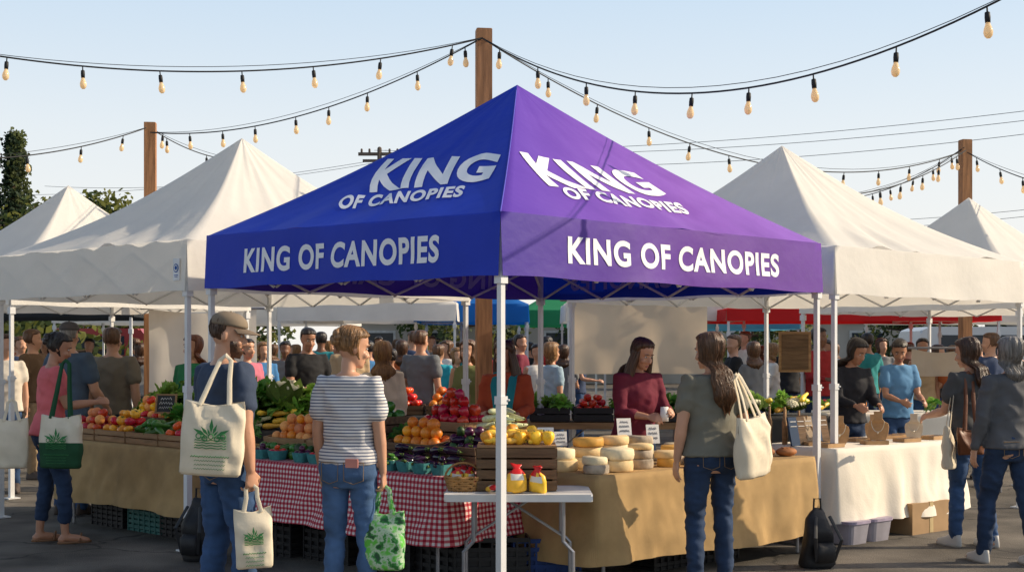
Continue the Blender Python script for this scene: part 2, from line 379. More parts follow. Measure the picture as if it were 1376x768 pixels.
            zz=k if kb>=0 or k>kb+.3 else k+.10*noise.noise(Vector((i*.5,seed,0)))*(kb+.3-k)/.3*3
            ring.append(bm.verts.new(TH((x,y,.02+.23*zz+(t*.9 if k>.9 else t*.9*max(0,(k-.5)/.4))))))
        rings.append(ring)
    for i in range(nl):
        for j in range(n): bm.faces.new((rings[i][j],rings[i+1][j],rings[i+1][(j+1)%n],rings[i][(j+1)%n]))
    bm.faces.new(rings[0]);bm.faces.new(rings[-1][::-1])
    if style=='bun':
        for q in range(9):
            an=q*.9;ell(bm,(.020*math.cos(an),-.116-.01*math.sin(an*2),.17+.026*math.sin(an)),(.026,.024,.028),tf=TH)
    if locks:
        for s in(-1,1):
            for q in range(3):
                tube(bm,[TH((s*(.068+.01*q),.02-.02*q,.17)),TH((s*(.085+.006*q),.025-.02*q,.08)),TH((s*(.095+.008*q),.03-.02*q,-.02)),TH((s*(.10+.01*q),.06-.02*q,-.12)),TH((s*(.085+.01*q),.085-.02*q,-.22))],[.014,.024,.028,.026,.010],n=10)
    if strands:
        P=[[v.co.copy() for v in r] for r in rings];rn=random.Random(int(px))
        for q in range(strands):
            i0=rn.random()*n;a=2*math.pi*i0/n;ad=abs(math.degrees(a if a<math.pi else a-2*math.pi))
            j0=rn.randint(1,nl//2);j1=min(nl,j0+rn.randint(nl//4,nl//2))
            if rn.random()<.35 and kb<0: j0=rn.randint(nl//3,nl-8);j1=nl
            pts=[];dr=rn.uniform(-.25,.25);lift=rn.uniform(.001,.006)
            for j in range(j0,j1+1,2):
                if KK[j]<.84 and KK[j]>0 and ad<phi0+6:break
                ii=(i0+dr*(j-j0)*.5)%n;ia=int(ii);p=P[j][ia].lerp(P[j][(ia+1)%n],ii-ia);ctr=(P[j][0]+P[j][n//2])/2
                o_=(p-ctr);o_.normalize();u_=(j-j0)/max(1,(j1-j0));pts.append(p+o_*(lift*math.sin(math.pi*u_)+.0004+(rn.uniform(0,.008) if j>=j1-2 else 0)))
            if len(pts)>2: tube(bm,pts,[.0022]*(len(pts)-1)+[.0008],n=4,cap=False)
    for v in bm.verts:v.co*=sc
    mk('hair',bm,hair,parent=root,smooth=True)
    if cap:
        bm=bmesh.new();lv=[]
        for k in(.66,.72,.78,.84,.90,.95,.985,1.0):
            f,b,w_=hprof(k);lv.append((.02+.23*k+.012,w_+.013,f+.012,b-.013))
        stack(bm,lv,n=26,tf=TH)
        g0=[]
        for i in range(13):
            a=-1.2+2.4*i/12;x=math.sin(a)*.080;y=.012+math.cos(a)*.088;yo=y+.078*max(0,math.cos(a*1.15))
            zb_=.183-.012*(abs(math.sin(a))**2)
            g0.append((bm.verts.new(TH((x,y-.01,zb_))),bm.verts.new(TH((x*1.02,yo,zb_-.020))),bm.verts.new(TH((x*1.02,yo,zb_-.025))),bm.verts.new(TH((x,y-.01,zb_-.006)))))
        for i in range(12):
            a,b=g0[i],g0[i+1]
            for q in((0,1),(1,2),(2,3)):
                bm.faces.new((a[q[0]],b[q[0]],b[q[1]],a[q[1]])).material_index=1
        ell(bm,(0,-.01,.262),(.008,.008,.006),tf=TH)
        for v in bm.verts:v.co*=sc
        mk('cap',bm,cap,parent=root,smooth=True)
    if beard:
        bm=bmesh.new();lv=[]
        for k in(-.04,.02,.08,.16,.26,.36):
            f,b,w_=hprof(max(k,.03));lv.append((.02+.23*k,w_+.005,f+(.009 if k<.2 else -.008),-.0))
        stack(bm,lv,n=22,tf=TH);ell(bm,(0,.090,.074),(.026,.006,.004),tf=TH)
        for v in bm.verts:v.co*=sc
        mk('beard',bm,beard,parent=root,smooth=True)
    Mw=Matrix.Translation((gx(px,d),d,0))@Matrix.Rotation(yaw,4,'Z')
    return dict(root=root,R=Mw@(ARMS[1][4]*sc+ARMS[1][3]*.085*sc),L=Mw@(ARMS[0][4]*sc+ARMS[0][3]*.085*sc),SR=Mw@((ARMS[1][0]+Vector((0,0,.06)))*sc),SL=Mw@((ARMS[0][0]+Vector((0,0,.06)))*sc),M=Mw,sc=sc)
NAVY=fab('navy_cotton',(.04,.058,.10));GREY=fab('grey_olive_cotton',(.17,.16,.125));MAROON=fab('maroon_cotton',(.15,.017,.035));PINK=fab('coral_cotton',(.66,.14,.15))
CAPM=[M('cap_taupe',(.22,.17,.12),.85,.15),M('cap_brim',(.17,.125,.09),.85,.1)]
man=person(303,7.6,1.765,-50,'man in navy tee, taupe cap and jeans carrying canvas totes',fem=False,skin=SK_L,top=NAVY,bot=JE,hair=H_BR,style='short',hy=-36,hp=10,cap=CAPM,beard=H_BR,near=True,
  aL=((.35,.10,-1),(-.15,.45,-.9),.5),aR=((.12,.0,-1),(.02,.12,-1),1.3),feet=((-.13,-.02),(.12,.08)),hem=.91,strands=120,wide=1.06)
wom=person(469,7.7,1.69,-14,'woman in striped tee and jeans holding a green print bag',top=stripes(),bot=JE2,hair=H_BL,style='bun',hy=-46,hp=12,near=True,
  aL=((.14,.02,-1),(.0,.25,-1),.5),aR=((.12,.0,-1),(.06,.10,-1),1.3),feet=((-.10,.0),(.11,.04)),hem=.94,sl=.6,strands=260)
gwo=person(955,8.75,1.66,22,'woman in grey-olive tee and dark jeans shopping for cheese',top=GREY,bot=JED,hair=H_MB,style='long',hy=26,hp=8,near=True,hairlen=1.1,strands=420,wide=1.12,
  aL=((.18,.0,-1),(.08,.14,-1),.5),aR=((.30,-.02,-1),(.0,.35,-.8),.8),feet=((-.13,.0),(.12,.02)),hem=.92,sl=.55)
ven=person(853,10.55,1.64,-152,'vendor in maroon top with long brown hair handling cheese',skin=SK_L,top=MAROON,bot=JED,hair=H_BR,style='long',hy=10,hp=20,lean=6,near=True,locks=True,hairlen=.9,strands=200,wide=1.1,
  aL=((.15,.25,-1),(-.35,.85,.05),.9),aR=((.15,.25,-1),(-.45,.75,-.1),.9),sl=1.45)
tv=person(680,11.2,1.62,170,'vendor in teal and rust top behind the fruit display',skin=SK_M,top=fab('rust_teal',(.45,.08,.03)),bot=JED,hair=H_BR,style='long',hy=-20,hp=15,locks=True,aL=((.15,.2,-1),(-.2,.8,-.1),.6),aR=((.15,.2,-1),(-.2,.8,-.1),.6),sl=1.9,vox=.013,wide=1.1,strands=100)
bm=bmesh.new();tube(bm,[(-.07,.03,1.36),(-.075,.135,1.26),(-.05,.155,1.10),(-.04,.14,.92),(.04,.14,.92),(.05,.155,1.10),(.075,.135,1.26),(.07,.03,1.36)],[(.035,.008)],n=8,ref=(1,0,0))
mk('scarf',bm,fab('teal_scarf',(.02,.25,.28)),parent=tv['root'],smooth=True)
pk=person(66,10.8,1.69,-62,'woman in coral tee and cropped jeans holding a canvas bag',skin=SK_M,top=PINK,bot=JED,hair=H_DK,style='bun',hy=-5,hp=18,lean=4,crop=.3,shoe=SAND,strands=80,wide=1.08,
  aL=((.10,.10,-1),(-.1,.55,-.8),.8),aR=((.15,.30,-1),(-.2,.9,.1),.8),feet=((-.11,-.05),(.11,.12)),vox=.011)
m1=person(94,12.6,1.80,-25,'man in slate tee and grey cap browsing produce',fem=False,skin=SK_L,top=fab('slate_cotton',(.07,.10,.14)),hair=H_GR,style='short',cap=[M('grey_cap',(.09,.08,.08)),M('grey_cap_brim',(.06,.055,.055))],hy=20,aR=((.15,.2,-1),(-.1,.7,-.6),.6),vox=.014,wide=1.08)
m2=person(152,13.2,1.76,-15,'man in taupe tee seen from behind',fem=False,skin=SK_L,top=fab('taupe_cotton',(.20,.165,.12)),bot=JED,hair=H_MB,style='short',vox=.014,wide=1.08)
rw=person(1303,10.6,1.64,25,'woman in charcoal tee and jeans with a brown shoulder bag',top=fab('charcoal_cotton',(.08,.08,.08)),bot=JE,hair=H_BR,style='long',hy=25,hp=12,hairlen=.8,shoe=SHOEW,strands=150,wide=1.08,
  aL=((.12,.3,-1),(-.1,.85,-.2),.7),feet=((-.12,.05),(.12,-.12)),vox=.011)
fw=person(1356,9.75,1.64,15,'woman with grey hair, charcoal long sleeves and jeans walking',top=fab('dark_grey_knit',(.095,.095,.10)),bot=JED,hair=H_GR,style='long',hy=5,hairlen=.5,shoe=SHOEW,sl=1.95,strands=160,wide=1.12,
  aL=((.25,-.02,-1),(.12,.2,-1),.5),feet=((-.15,.12),(.12,-.15)),vox=.011,near=True)
dv_=person(1140,12.75,1.66,-165,'vendor in black cardigan over maroon tending the craft stall',skin=SK_M,top=fab('black_knit',(.02,.02,.025)),bot=JED,hair=H_DK,style='long',hairlen=.6,hy=20,hp=25,lean=8,aL=((.1,.3,-1),(-.2,.9,-.2),.6),aR=((.1,.3,-1),(-.2,.9,-.2),.6),sl=1.9,vox=.013)
bv=person(1205,13.7,1.66,-170,'vendor in blue tee working behind the craft stall',skin=SK_M,top=fab('blue_cotton',(.11,.26,.46)),bot=JE,hair=H_DK,style='bun',hy=-20,hp=25,lean=5,aL=((.1,.3,-1),(-.2,.9,-.2),.6),aR=((.1,.3,-1),(-.2,.9,-.2),.6),vox=.014)
gw=person(258,13.1,1.68,150,'woman with red hair in a green top behind the produce',skin=SK_L,top=fab('green_cotton',(.03,.20,.08)),hair=H_RD,style='long',hairlen=.5,vox=.014)
bmn=person(413,15.0,1.78,-150,'man in black tee browsing the rear stalls',fem=False,skin=SK_M,top=fab('black_cotton',(.018,.018,.02)),bot=KH,hair=H_DK,style='short',hp=15,vox=.015,aR=((.12,.3,-1),(-.1,.9,-.2),.6))
cw=person(514,12.4,1.62,10,'woman in pale lace blouse seen from behind',top=fab('lace_cream',(.66,.55,.42)),bot=JE,hair=H_BL,style='long',hairlen=.6,vox=.014,sl=1.4,strands=100)
pcw=person(333,15.2,1.66,-130,'woman in pink top browsing the rear stalls',skin=SK_L,top=fab('pink_cotton',(.55,.16,.22)),hair=H_DK,style='bun',vox=.016)
gm2=person(566,15.6,1.76,-30,'man in grey tee carrying a bag strap',fem=False,top=fab('mid_grey_cotton',(.15,.16,.17)),hair=H_MB,style='short',vox=.016)
ol=person(628,14.0,1.64,160,'woman in olive sleeveless top and sunglasses',skin=SK_L,top=fab('olive_tank',(.18,.19,.07)),hair=H_MB,style='long',hairlen=.5,sl=.0,vox=.015)
bl=person(742,15.5,1.62,-60,'woman in pale blue top with short blonde hair',skin=SK_L,top=fab('pale_blue_cotton',(.34,.46,.55)),hair=H_BL,style='bob',vox=.016)
t_=person(590,17.5,1.60,-20,'person in turquoise top standing at the rear stalls',top=fab('turquoise_cotton',(.03,.36,.44)),hair=H_MB,style='short',vox=.018)
CC={'off-white':(.62,.56,.48),'navy':(.04,.06,.12),'sand':(.48,.34,.2),'blue':(.06,.2,.42),'grey':(.20,.20,.20),'black':(.02,.02,.022),'white':(.74,.70,.64),'rust':(.42,.11,.035),'maroon':(.16,.02,.04),'dark red':(.38,.025,.025),'teal':(.03,.25,.27),'brown':(.15,.09,.05),'yellow':(.7,.42,.06)}
CM={k:fab('shirt_'+k.replace(' ','_').replace('-','_'),v) for k,v in CC.items()}
rr_=random.Random(11)
PR=[]
FWD=((.1,.3,-1),(-.2,.9,-.1),.6)
for k,(fm,st,hr,aa,ab,sl_,sk,bt,ln) in enumerate([(True,'long',H_BR,ARM_D,FWD,.55,SK_L,JE,0),(False,'short',H_DK,ARM_D,ARM_D,.6,SK_M,JED,0),(True,'bob',H_BL,FWD,FWD,1.9,SK_L,JED,5),(False,'short',H_MB,FWD,ARM_D,.6,SK_L,KH,0),(True,'bun',H_DK,ARM_D,ARM_D,0.,SK_M,JE,0),(False,'short',H_DK,ARM_D,FWD,1.9,SK_D,JED,4),(True,'long',H_MB,FWD,ARM_D,.6,SK_L,JE,0)]):
    PR.append(person(688,22+k,1.66 if fm else 1.75,0,'x',fem=fm,skin=sk,top=CM['grey'],bot=bt,hair=hr,style=st,hairlen=.55,vox=.021,face=False,sl=sl_,aL=aa,aR=ab,lean=ln,hy=[20,-30,0,30,-15,25,-25][k]))
cr=[(8,14.5,'off-white'),(28,19,'navy'),(238,19,'sand'),(352,18,'blue'),(385,19,'grey'),(455,19,'black'),(480,22,'white'),(540,18,'rust'),(555,21,'navy'),(600,20,'white'),(612,18,'black'),(650,18,'dark red'),(700,19,'maroon'),(722,17,'white'),(778,21,'navy'),(985,17,'black'),(1012,16.5,'grey'),(1040,18,'white'),(1098,17.5,'dark red'),(1165,19,'teal'),(1240,18,'sand'),(1262,20,'black'),(1330,16,'navy'),(1120,21,'grey'),(960,20,'rust'),(430,20,'teal'),(645,22,'navy'),(300,20,'black'),(188,20,'grey'),(45,16,'brown'),
 (365,22,'maroon'),(400,24,'off-white'),(470,17.5,'sand'),(495,19,'blue'),(525,16.5,'black'),(535,23,'yellow'),(580,24,'grey'),(625,24,'teal'),(668,25,'white'),(690,22,'sand'),(712,24,'black'),(735,20,'dark red'),(757,18.5,'grey'),(1000,22,'off-white'),(1025,24,'navy'),(1060,20,'black'),(1085,23,'sand'),(1110,19,'white'),(1150,24,'maroon'),(1185,21,'grey'),(1220,22,'brown'),(1280,18,'rust'),(1310,22,'white'),(1345,20,'teal'),(1368,18,'black'),(120,21,'blue'),(60,22,'white'),(20,25,'rust'),(180,24,'navy'),(440,26,'white'),(510,27,'navy'),(595,27,'rust')]
for i,(px,d,c) in enumerate(cr):
    P_=PR[(i*3)%7];r0=P_['root'];r=cp(r0);yaw_=rr_.choice([-20,30,160,-100,90,180,10,200,-150])
    r.location=(gx(px,d),d,0);r.rotation_euler=(0,0,rad(yaw_));s_=rr_.uniform(.93,1.04);r.scale=(s_,)*3
    r['label']='shopper in %s top among the market crowd'%c;r['category']='person';r['group']='market shoppers in the distance'
    for ch in r0.children:
        q=cp(ch,r)
        if ch.name.startswith('shirt'): q.data=ch.data.copy();q.data.materials[0]=CM[c]
for P_ in PR:
    for ch in list(P_['root'].children): bpy.data.objects.remove(ch)
    bpy.data.objects.remove(P_['root'])
# ---------------------------------------------------------------- ground
gm=M('asphalt',(.085,.074,.062),.9,.4,1.3,.9,90,c2=(.14,.122,.10),bd=.01)
gn=gm.node_tree;vo=gn.nodes.new('ShaderNodeTexVoronoi');vo.feature='DISTANCE_TO_EDGE';vo.inputs['Scale'].default_value=.55
tcg=gn.nodes.new('ShaderNodeTexCoord');nzg=gn.nodes.new('ShaderNodeTexNoise');nzg.inputs['Scale'].default_value=3
ad=gn.nodes.new('ShaderNodeMixRGB');ad.blend_type='ADD';ad.inputs[0].default_value=.35
gn.links.new(tcg.outputs['Object'],ad.inputs[1]);gn.links.new(tcg.outputs['Object'],nzg.inputs['Vector']);gn.links.new(nzg.outputs['Color'],ad.inputs[2]);gn.links.new(ad.outputs[0],vo.inputs['Vector'])
rg=gn.nodes.new('ShaderNodeValToRGB');rg.color_ramp.elements[0].color=(.35,.35,.35,1);rg.color_ramp.elements[1].position=.012;gn.links.new(vo.outputs['Distance'],rg.inputs[0])
mg=gn.nodes.new('ShaderNodeMixRGB');mg.blend_type='MULTIPLY';mg.inputs[0].default_value=1;gn.links.new(base_in(gm).links[0].from_socket,mg.inputs[1]);gn.links.new(rg.outputs[0],mg.inputs[2]);gn.links.new(mg.outputs[0],base_in(gm))
bm=bmesh.new();vs=[bm.verts.new(p) for p in((-300,-60,0),(300,-60,0),(300,500,0),(-300,500,0))];bm.faces.new(vs)
mk('ground',bm,gm,kind='structure')
# ---------------------------------------------------------------- tents
def text_mesh(body,off=.042):
    cu=bpy.data.curves.new('t','FONT');cu.body=body;cu.size=1;cu.offset=off;cu.resolution_u=6;cu.space_character=1.12
    o=bpy.data.objects.new('t',cu);col.objects.link(o);bpy.context.view_layer.update()
    me=bpy.data.meshes.new_from_object(o.evaluated_get(bpy.context.evaluated_depsgraph_get()))
    bpy.data.objects.remove(o)
    bm=bmesh.new();bm.from_mesh(me);bmesh.ops.triangulate(bm,faces=bm.faces)
    xs=[v.co.x for v in bm.verts];ys=[v.co.y for v in bm.verts];x0,x1,y0,y1=min(xs),max(xs),min(ys),max(ys)
    for v in bm.verts: v.co=Vector(((v.co.x-x0)/(x1-x0),(v.co.y-y0)/(y1-y0),0))
    for i in range(1,30):
        bmesh.ops.bisect_plane(bm,geom=bm.verts[:]+bm.edges[:]+bm.faces[:],plane_co=(i/30,0,0),plane_no=(1,0,0))
    for i in range(1,5):
        bmesh.ops.bisect_plane(bm,geom=bm.verts[:]+bm.edges[:]+bm.faces[:],plane_co=(0,i/5,0),plane_no=(0,1,0))
    return bm
def tent(cs,zt,zb,apex,roofm,valm,label,ni=22,wr=.012,seed=0,conc=.1,group=None,frame=True):
    cs=[Vector((c[0],c[1],0)) for c in cs]
    cen=sum(cs,Vector())/4;root=mk('canopy_tent',None,label=label,cat='market tent',loc=cen,group=group)
    ap=Vector(apex)-cen;cs=[c-cen for c in cs]
    def S(i,u,t):
        a=cs[i].copy();b=cs[(i+1)%4].copy();a.z=b.z=zt
        e=a.lerp(b,u);p=e.lerp(ap,t)
        p.z-=(ap.z-zt)*conc*math.sin(math.pi*t)
        side=math.sin(math.pi*u)
        p.z-=.035*side*math.sin(math.pi*min(1,t*1.15))*(1-t)
        w1=noise.noise(Vector((u*7+seed*5+i*3,t*1.6,seed)))+.5*noise.noise(Vector((u*17+i,t*4+seed,1)))
        p.z+=wr*w1*side**.5*(1.2-t)*1.6
        return p
    def V(i,u,h):
        a=cs[i].copy();b=cs[(i+1)%4].copy();p=a.lerp(b,u);n=(b-a).cross(Vector((0,0,1))).normalized()
        if n.dot(p)<0:n=-n
        k=1-h
        p+=n*(k*.02+.012*k*math.sin(math.pi*u)*math.sin(u*21+i+seed)+.010*noise.noise(Vector((u*9+seed,h*3,i)))*math.sin(math.pi*u))
        p.z=zb+(zt-zb)*h+.006
        if h<.02:p.z+=.006*math.sin(u*19+i)
        return p,n
    bm=bmesh.new();nj=ni
    for i in range(4):
        g=[[bm.verts.new(S(i,u/ni,t/nj)) for u in range(ni+1)] for t in range(nj)]
        tip=bm.verts.new(ap)
        for t in range(nj-1):
            for u in range(ni):
                f=bm.faces.new((g[t][u],g[t][u+1],g[t+1][u+1],g[t+1][u]));f.material_index=i if len(roofm)>1 else 0
        for u in range(ni):
            f=bm.faces.new((g[-1][u],g[-1][u+1],tip));f.material_index=i if len(roofm)>1 else 0
    bmesh.ops.remove_doubles(bm,verts=bm.verts,dist=.0005)
    mk('roof',bm,roofm,parent=root,smooth=True)
    bm=bmesh.new()
    for i in range(4):
        g=[[bm.verts.new(V(i,u/ni,h/5)[0]) for u in range(ni+1)] for h in range(6)]
        for h in range(5):
            for u in range(ni):
                f=bm.faces.new((g[h][u],g[h][u+1],g[h+1][u+1],g[h+1][u]));f.material_index=i if len(valm)>1 else 0
    bmesh.ops.remove_doubles(bm,verts=bm.verts,dist=.0005)
    mk('valance',bm,valm,parent=root,smooth=True)
    for c in cs:
        ins=c*(1-.036/c.length)
        bm=bmesh.new()
        box(bm,(0,0,zt/2-.02),(.036,.036,zt-.04));box(bm,(0,0,.62),(.046,.046,1.24));box(bm,(0,0,.01),(.13,.13,.012));box(bm,(0,0,1.25),(.058,.058,.05))
        box(bm,(0,0,zt-.4),(.06,.06,.07));tube(bm,[(0,0,1.25),(.034,-.034,1.25)],[.007],n=6)
        mk('leg',bm,POLE,parent=root,loc=ins,rz=math.atan2(cs[1].y-cs[0].y,cs[1].x-cs[0].x))
    if frame:
        bm=bmesh.new();hi=zt-.06;lo=zb
        for i in range(4):
            a=cs[i]*.98;b=cs[(i+1)%4]*.98
            for u0 in(0,.25,.5,.75):
                p=a.lerp(b,u0);q=a.lerp(b,u0+.25);n=(b-a).cross(Vector((0,0,1))).normalized()*.012
                P1=p.copy();P1.z=hi;Q1=q.copy();Q1.z=lo;P2=p.copy();P2.z=lo;Q2=q.copy();Q2.z=hi
                tube(bm,[P1+n,Q1+n],[.011],n=6,cap=False);tube(bm,[P2-n,Q2-n],[.011],n=6,cap=False)
            c=cs[i]*.97;c1=c.copy();c1.z=lo+.1;c2=Vector((ap.x*.5,ap.y*.5,lo+.45));tube(bm,[c1,c2],[.012],n=6,cap=False)
            c3=cs[i]*.95;c3.z=zt-.03;a2=ap.copy();a2.z-=.12;m_=c3.lerp(a2,.5);m_.z-=(ap.z-zt)*conc+.05;tube(bm,[c3,m_,a2],[.012],n=6,cap=False)
        a2=ap.copy();a2.z-=.08;tube(bm,[Vector((ap.x*.5,ap.y*.5,lo+.4)),a2],[.018],n=8,cap=False)
        mk('frame',bm,POLE,parent=root)
    return root,S,V,cen,cs,ap
FC=(-.07,8.18);RC=(2.48,10.75);LC=(-2.28,10.0);BC=(.27,12.55)
ZT,ZB=2.40,2.005
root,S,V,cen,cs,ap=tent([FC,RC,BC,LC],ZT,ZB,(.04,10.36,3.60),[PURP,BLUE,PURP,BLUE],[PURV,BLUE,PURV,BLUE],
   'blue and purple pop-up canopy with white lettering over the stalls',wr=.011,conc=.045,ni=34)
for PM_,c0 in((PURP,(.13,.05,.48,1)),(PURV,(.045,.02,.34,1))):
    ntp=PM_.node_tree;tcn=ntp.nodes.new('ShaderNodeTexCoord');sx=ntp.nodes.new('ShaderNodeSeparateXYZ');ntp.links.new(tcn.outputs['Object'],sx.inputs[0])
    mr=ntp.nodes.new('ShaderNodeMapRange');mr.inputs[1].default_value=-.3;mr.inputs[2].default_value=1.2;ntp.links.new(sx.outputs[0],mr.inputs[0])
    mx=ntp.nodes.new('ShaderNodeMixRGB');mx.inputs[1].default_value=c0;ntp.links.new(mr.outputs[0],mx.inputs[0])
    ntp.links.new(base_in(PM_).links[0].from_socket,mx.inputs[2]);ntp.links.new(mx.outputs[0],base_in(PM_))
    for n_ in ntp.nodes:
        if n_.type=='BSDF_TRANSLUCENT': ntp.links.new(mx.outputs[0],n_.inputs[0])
def ray_face(i,px,py):
    o=Vector((0,0,CH));dr=Vector(((px-688)/F,1,(HY-py)/F));u,t=.5,.4;st=.25
    for it in range(45):
        c=None
        for du in(-st,0,st):
            for dt in(-st,0,st):
                uu=min(1,max(0,u+du));tt=min(.98,max(0,t+dt));p=S(i,uu,tt)+cen-o
                e=(p.x/p.y-dr.x)**2+(p.z/p.y-dr.z)**2
                if c is None or e<c[0]:c=(e,uu,tt)
        if (c[1],c[2])==(u,t):st*=.6
        u,t=c[1],c[2]
    return u,t
def print_roof(i,body,quad):
    q=[ray_face(i,*p) for p in quad]
    bm=text_mesh(body)
    for v in bm.verts:
        a,b=v.co.x,v.co.y
        u=(q[0][0]*(1-a)+q[1][0]*a)*(1-b)+(q[3][0]*(1-a)+q[2][0]*a)*b
        t=(q[0][1]*(1-a)+q[1][1]*a)*(1-b)+(q[3][1]*(1-a)+q[2][1]*a)*b
        p=S(i,u,t);n=(S(i,u+.01,t)-S(i,u-.01,t)).cross(S(i,u,t+.01)-S(i,u,t-.01)).normalized()
        if n.z<0:n=-n
        v.co=p+n*.006
    mk('lettering',bm,LETTER,parent=root,label='white printed words '+body)
def print_val(i,body,u0,u1,h0,h1,inside=False):
    bm=text_mesh(body,.034)
    for v in bm.verts:
        u=u0+(u1-u0)*v.co.x;h=h0+(h1-h0)*v.co.y
        p,n=V(i,u,h);v.co=p+n*(-.006 if inside else .004)
    mk('lettering',bm,GHOST if inside else LETTER,parent=root,label='faint reversed words '+body if inside else 'white printed words '+body)
print_roof(3,'KING',[(497,260),(655,244),(676,205),(522,214)])
print_roof(3,'OF CANOPIES',[(453,281),(620,265),(627,250),(462,264)])
print_roof(0,'KING',[(738,251),(899,264),(848,230),(697,204)])
print_roof(0,'OF CANOPIES',[(763,267),(928,289),(912,273),(752,251)])
def uval(i,px):
    def f(k):
        p=V(i,k/400,.5)[0]+cen;return abs(688+F*p.x/p.y-px)
    return min(range(401),key=f)/400
print_val(3,'KING OF CANOPIES',uval(3,329),uval(3,591),.25,.70)
print_val(0,'KING OF CANOPIES',uval(0,762),uval(0,1046),.25,.70)
print_val(1,'KING OF CANOPIES',.12,.88,.2,.62,True)
print_val(2,'KING OF CANOPIES',.12,.88,.2,.62,True)
bm=bmesh.new();tube(bm,[S(0,0,t/20)+Vector((0,0,.004)) for t in range(20)],[.005],n=6)
mk('seam',bm,M('seam_tape',(.10,.09,.5),.6,.05),parent=root)
r2,_,V2,c2_,_,_=tent([(-2.5,10.3),(-.4,12.6),(-2.65,14.65),(-4.75,12.35)],2.40,2.0,(-2.52,12.5,3.52),[WHITE],[WHITE],
  'white pop-up canopy beside the blue canopy, wrinkled roof',seed=2,conc=.10,wr=.03,group='white market tents',ni=36)
p,n=V2(3,.965,.42)
bm=bmesh.new();box(bm,(0,0,0),(.085,.004,.17),mi=0)
def disc(bm,c,r,mi,n=24,y=-.004):
    v=[bm.verts.new((c[0]+r*math.cos(2*math.pi*k/n),y,c[1]+r*math.sin(2*math.pi*k/n))) for k in range(n)];f=bm.faces.new(v);f.material_index=mi
disc(bm,(0,.01),.034,1);disc(bm,(0,.01),.026,0,y=-.006);disc(bm,(.004,.012),.016,1,y=-.008)
box(bm,(0,-.0035,-.045),(.05,.003,.006),mi=1);box(bm,(0,-.0035,-.058),(.036,.003,.004),mi=1)
mk('badge',bm,[M('badge_white',(.75,.75,.75)),M('badge_blue',(.03,.1,.35))],parent=r2,loc=p+n*.012,rz=math.atan2(n.x,-n.y))
tent([(2.64,10.95),(5.0,13.1),(2.9,15.3),(.55,13.1)],2.40,2.0,(2.64,13.1,3.54),[WHITE],[WHITE],'white pop-up canopy over the jewellery stall, sunlit roof',seed=4,conc=.10,wr=.03,group='white market tents',ni=36)
def rot_sq(x,y,h,a): return [(x+h*math.cos(a+k*math.pi/2),y+h*math.sin(a+k*math.pi/2)) for k in(-1,0,1,2)]
tent(rot_sq(-5.3,16,2.15,rad(3)),2.35,2.0,(-5.3,16,3.5),[WHITE],[WHITE],'white pop-up canopy further back by the trees',seed=6,conc=.11,wr=.02,group='white market tents')
tent(rot_sq(5.9,17.3,2.15,rad(-4)),2.35,2.0,(5.9,17.3,3.5),[WHITE],[WHITE],'white pop-up canopy further back near a wooden post',seed=8,conc=.11,wr=.02,group='white market tents')
def far_tent(px,d,wid,c,lab,zt=2.32,zb=2.0,apz=3.0):
    x=gx(px,d);h=wid/2;m=M('far_tent_fabric',c,.7,.08,2,trans=.35)
    tent([(x-h,d-1.5),(x+h,d-1.5),(x+h,d+1.5),(x-h,d+1.5)],zt,zb,(x,d,apz),[m],[m],lab,ni=8,frame=False,group='tents in the far row')
far_tent(637,25,2.0,(.01,.16,.55),'bright blue canopy in the far row of stalls')
far_tent(752,29,1.8,(.03,.28,.12),'green canopy in the far row of stalls')
far_tent(505,24,3.0,(.85,.82,.78),'white canopy in the far row of stalls')
far_tent(1130,23,4.4,(.65,.02,.02),'red canopy in the far row of stalls',zt=2.18,zb=1.98)
far_tent(960,27,2.8,(.1,.35,.5),'pale teal canopy in the far row of stalls',zt=2.1,zb=1.9)
far_tent(60,21,3.6,(.03,.035,.04),'dark canopy in the far row of stalls',zt=2.2,zb=2.0)
far_tent(360,27,3.4,(.85,.82,.76),'white canopy in the far row of stalls')
far_tent(870,24,3.0,(.85,.82,.76),'white canopy in the far row of stalls')
far_tent(1320,25,3.6,(.85,.82,.74),'white canopy in the far row of stalls')
far_tent(210,26,3.0,(.85,.82,.76),'white canopy in the far row of stalls')
# ---------------------------------------------------------------- posts
def post(x,d,h,w,lab):
    bm=bmesh.new();box(bm,(0,0,h/2),(w,w,h));bmesh.ops.bevel(bm,geom=bm.edges[:],offset=.012,segments=1)
    return mk('wooden_post',bm,WOODP,loc=(x,d,0),rz=rad(8),label=lab,cat='wooden post',group='wooden light posts')
post(gx(650,13.5),13.5,gz(40,13.5),.155,'tall wooden post holding string lights behind the blue canopy')
post(gx(202,18),18,gz(165,18),.15,'wooden post holding string lights behind a white tent')
post(gx(1297,20),20,gz(188,20),.15,'wooden post holding string lights beside a white tent')
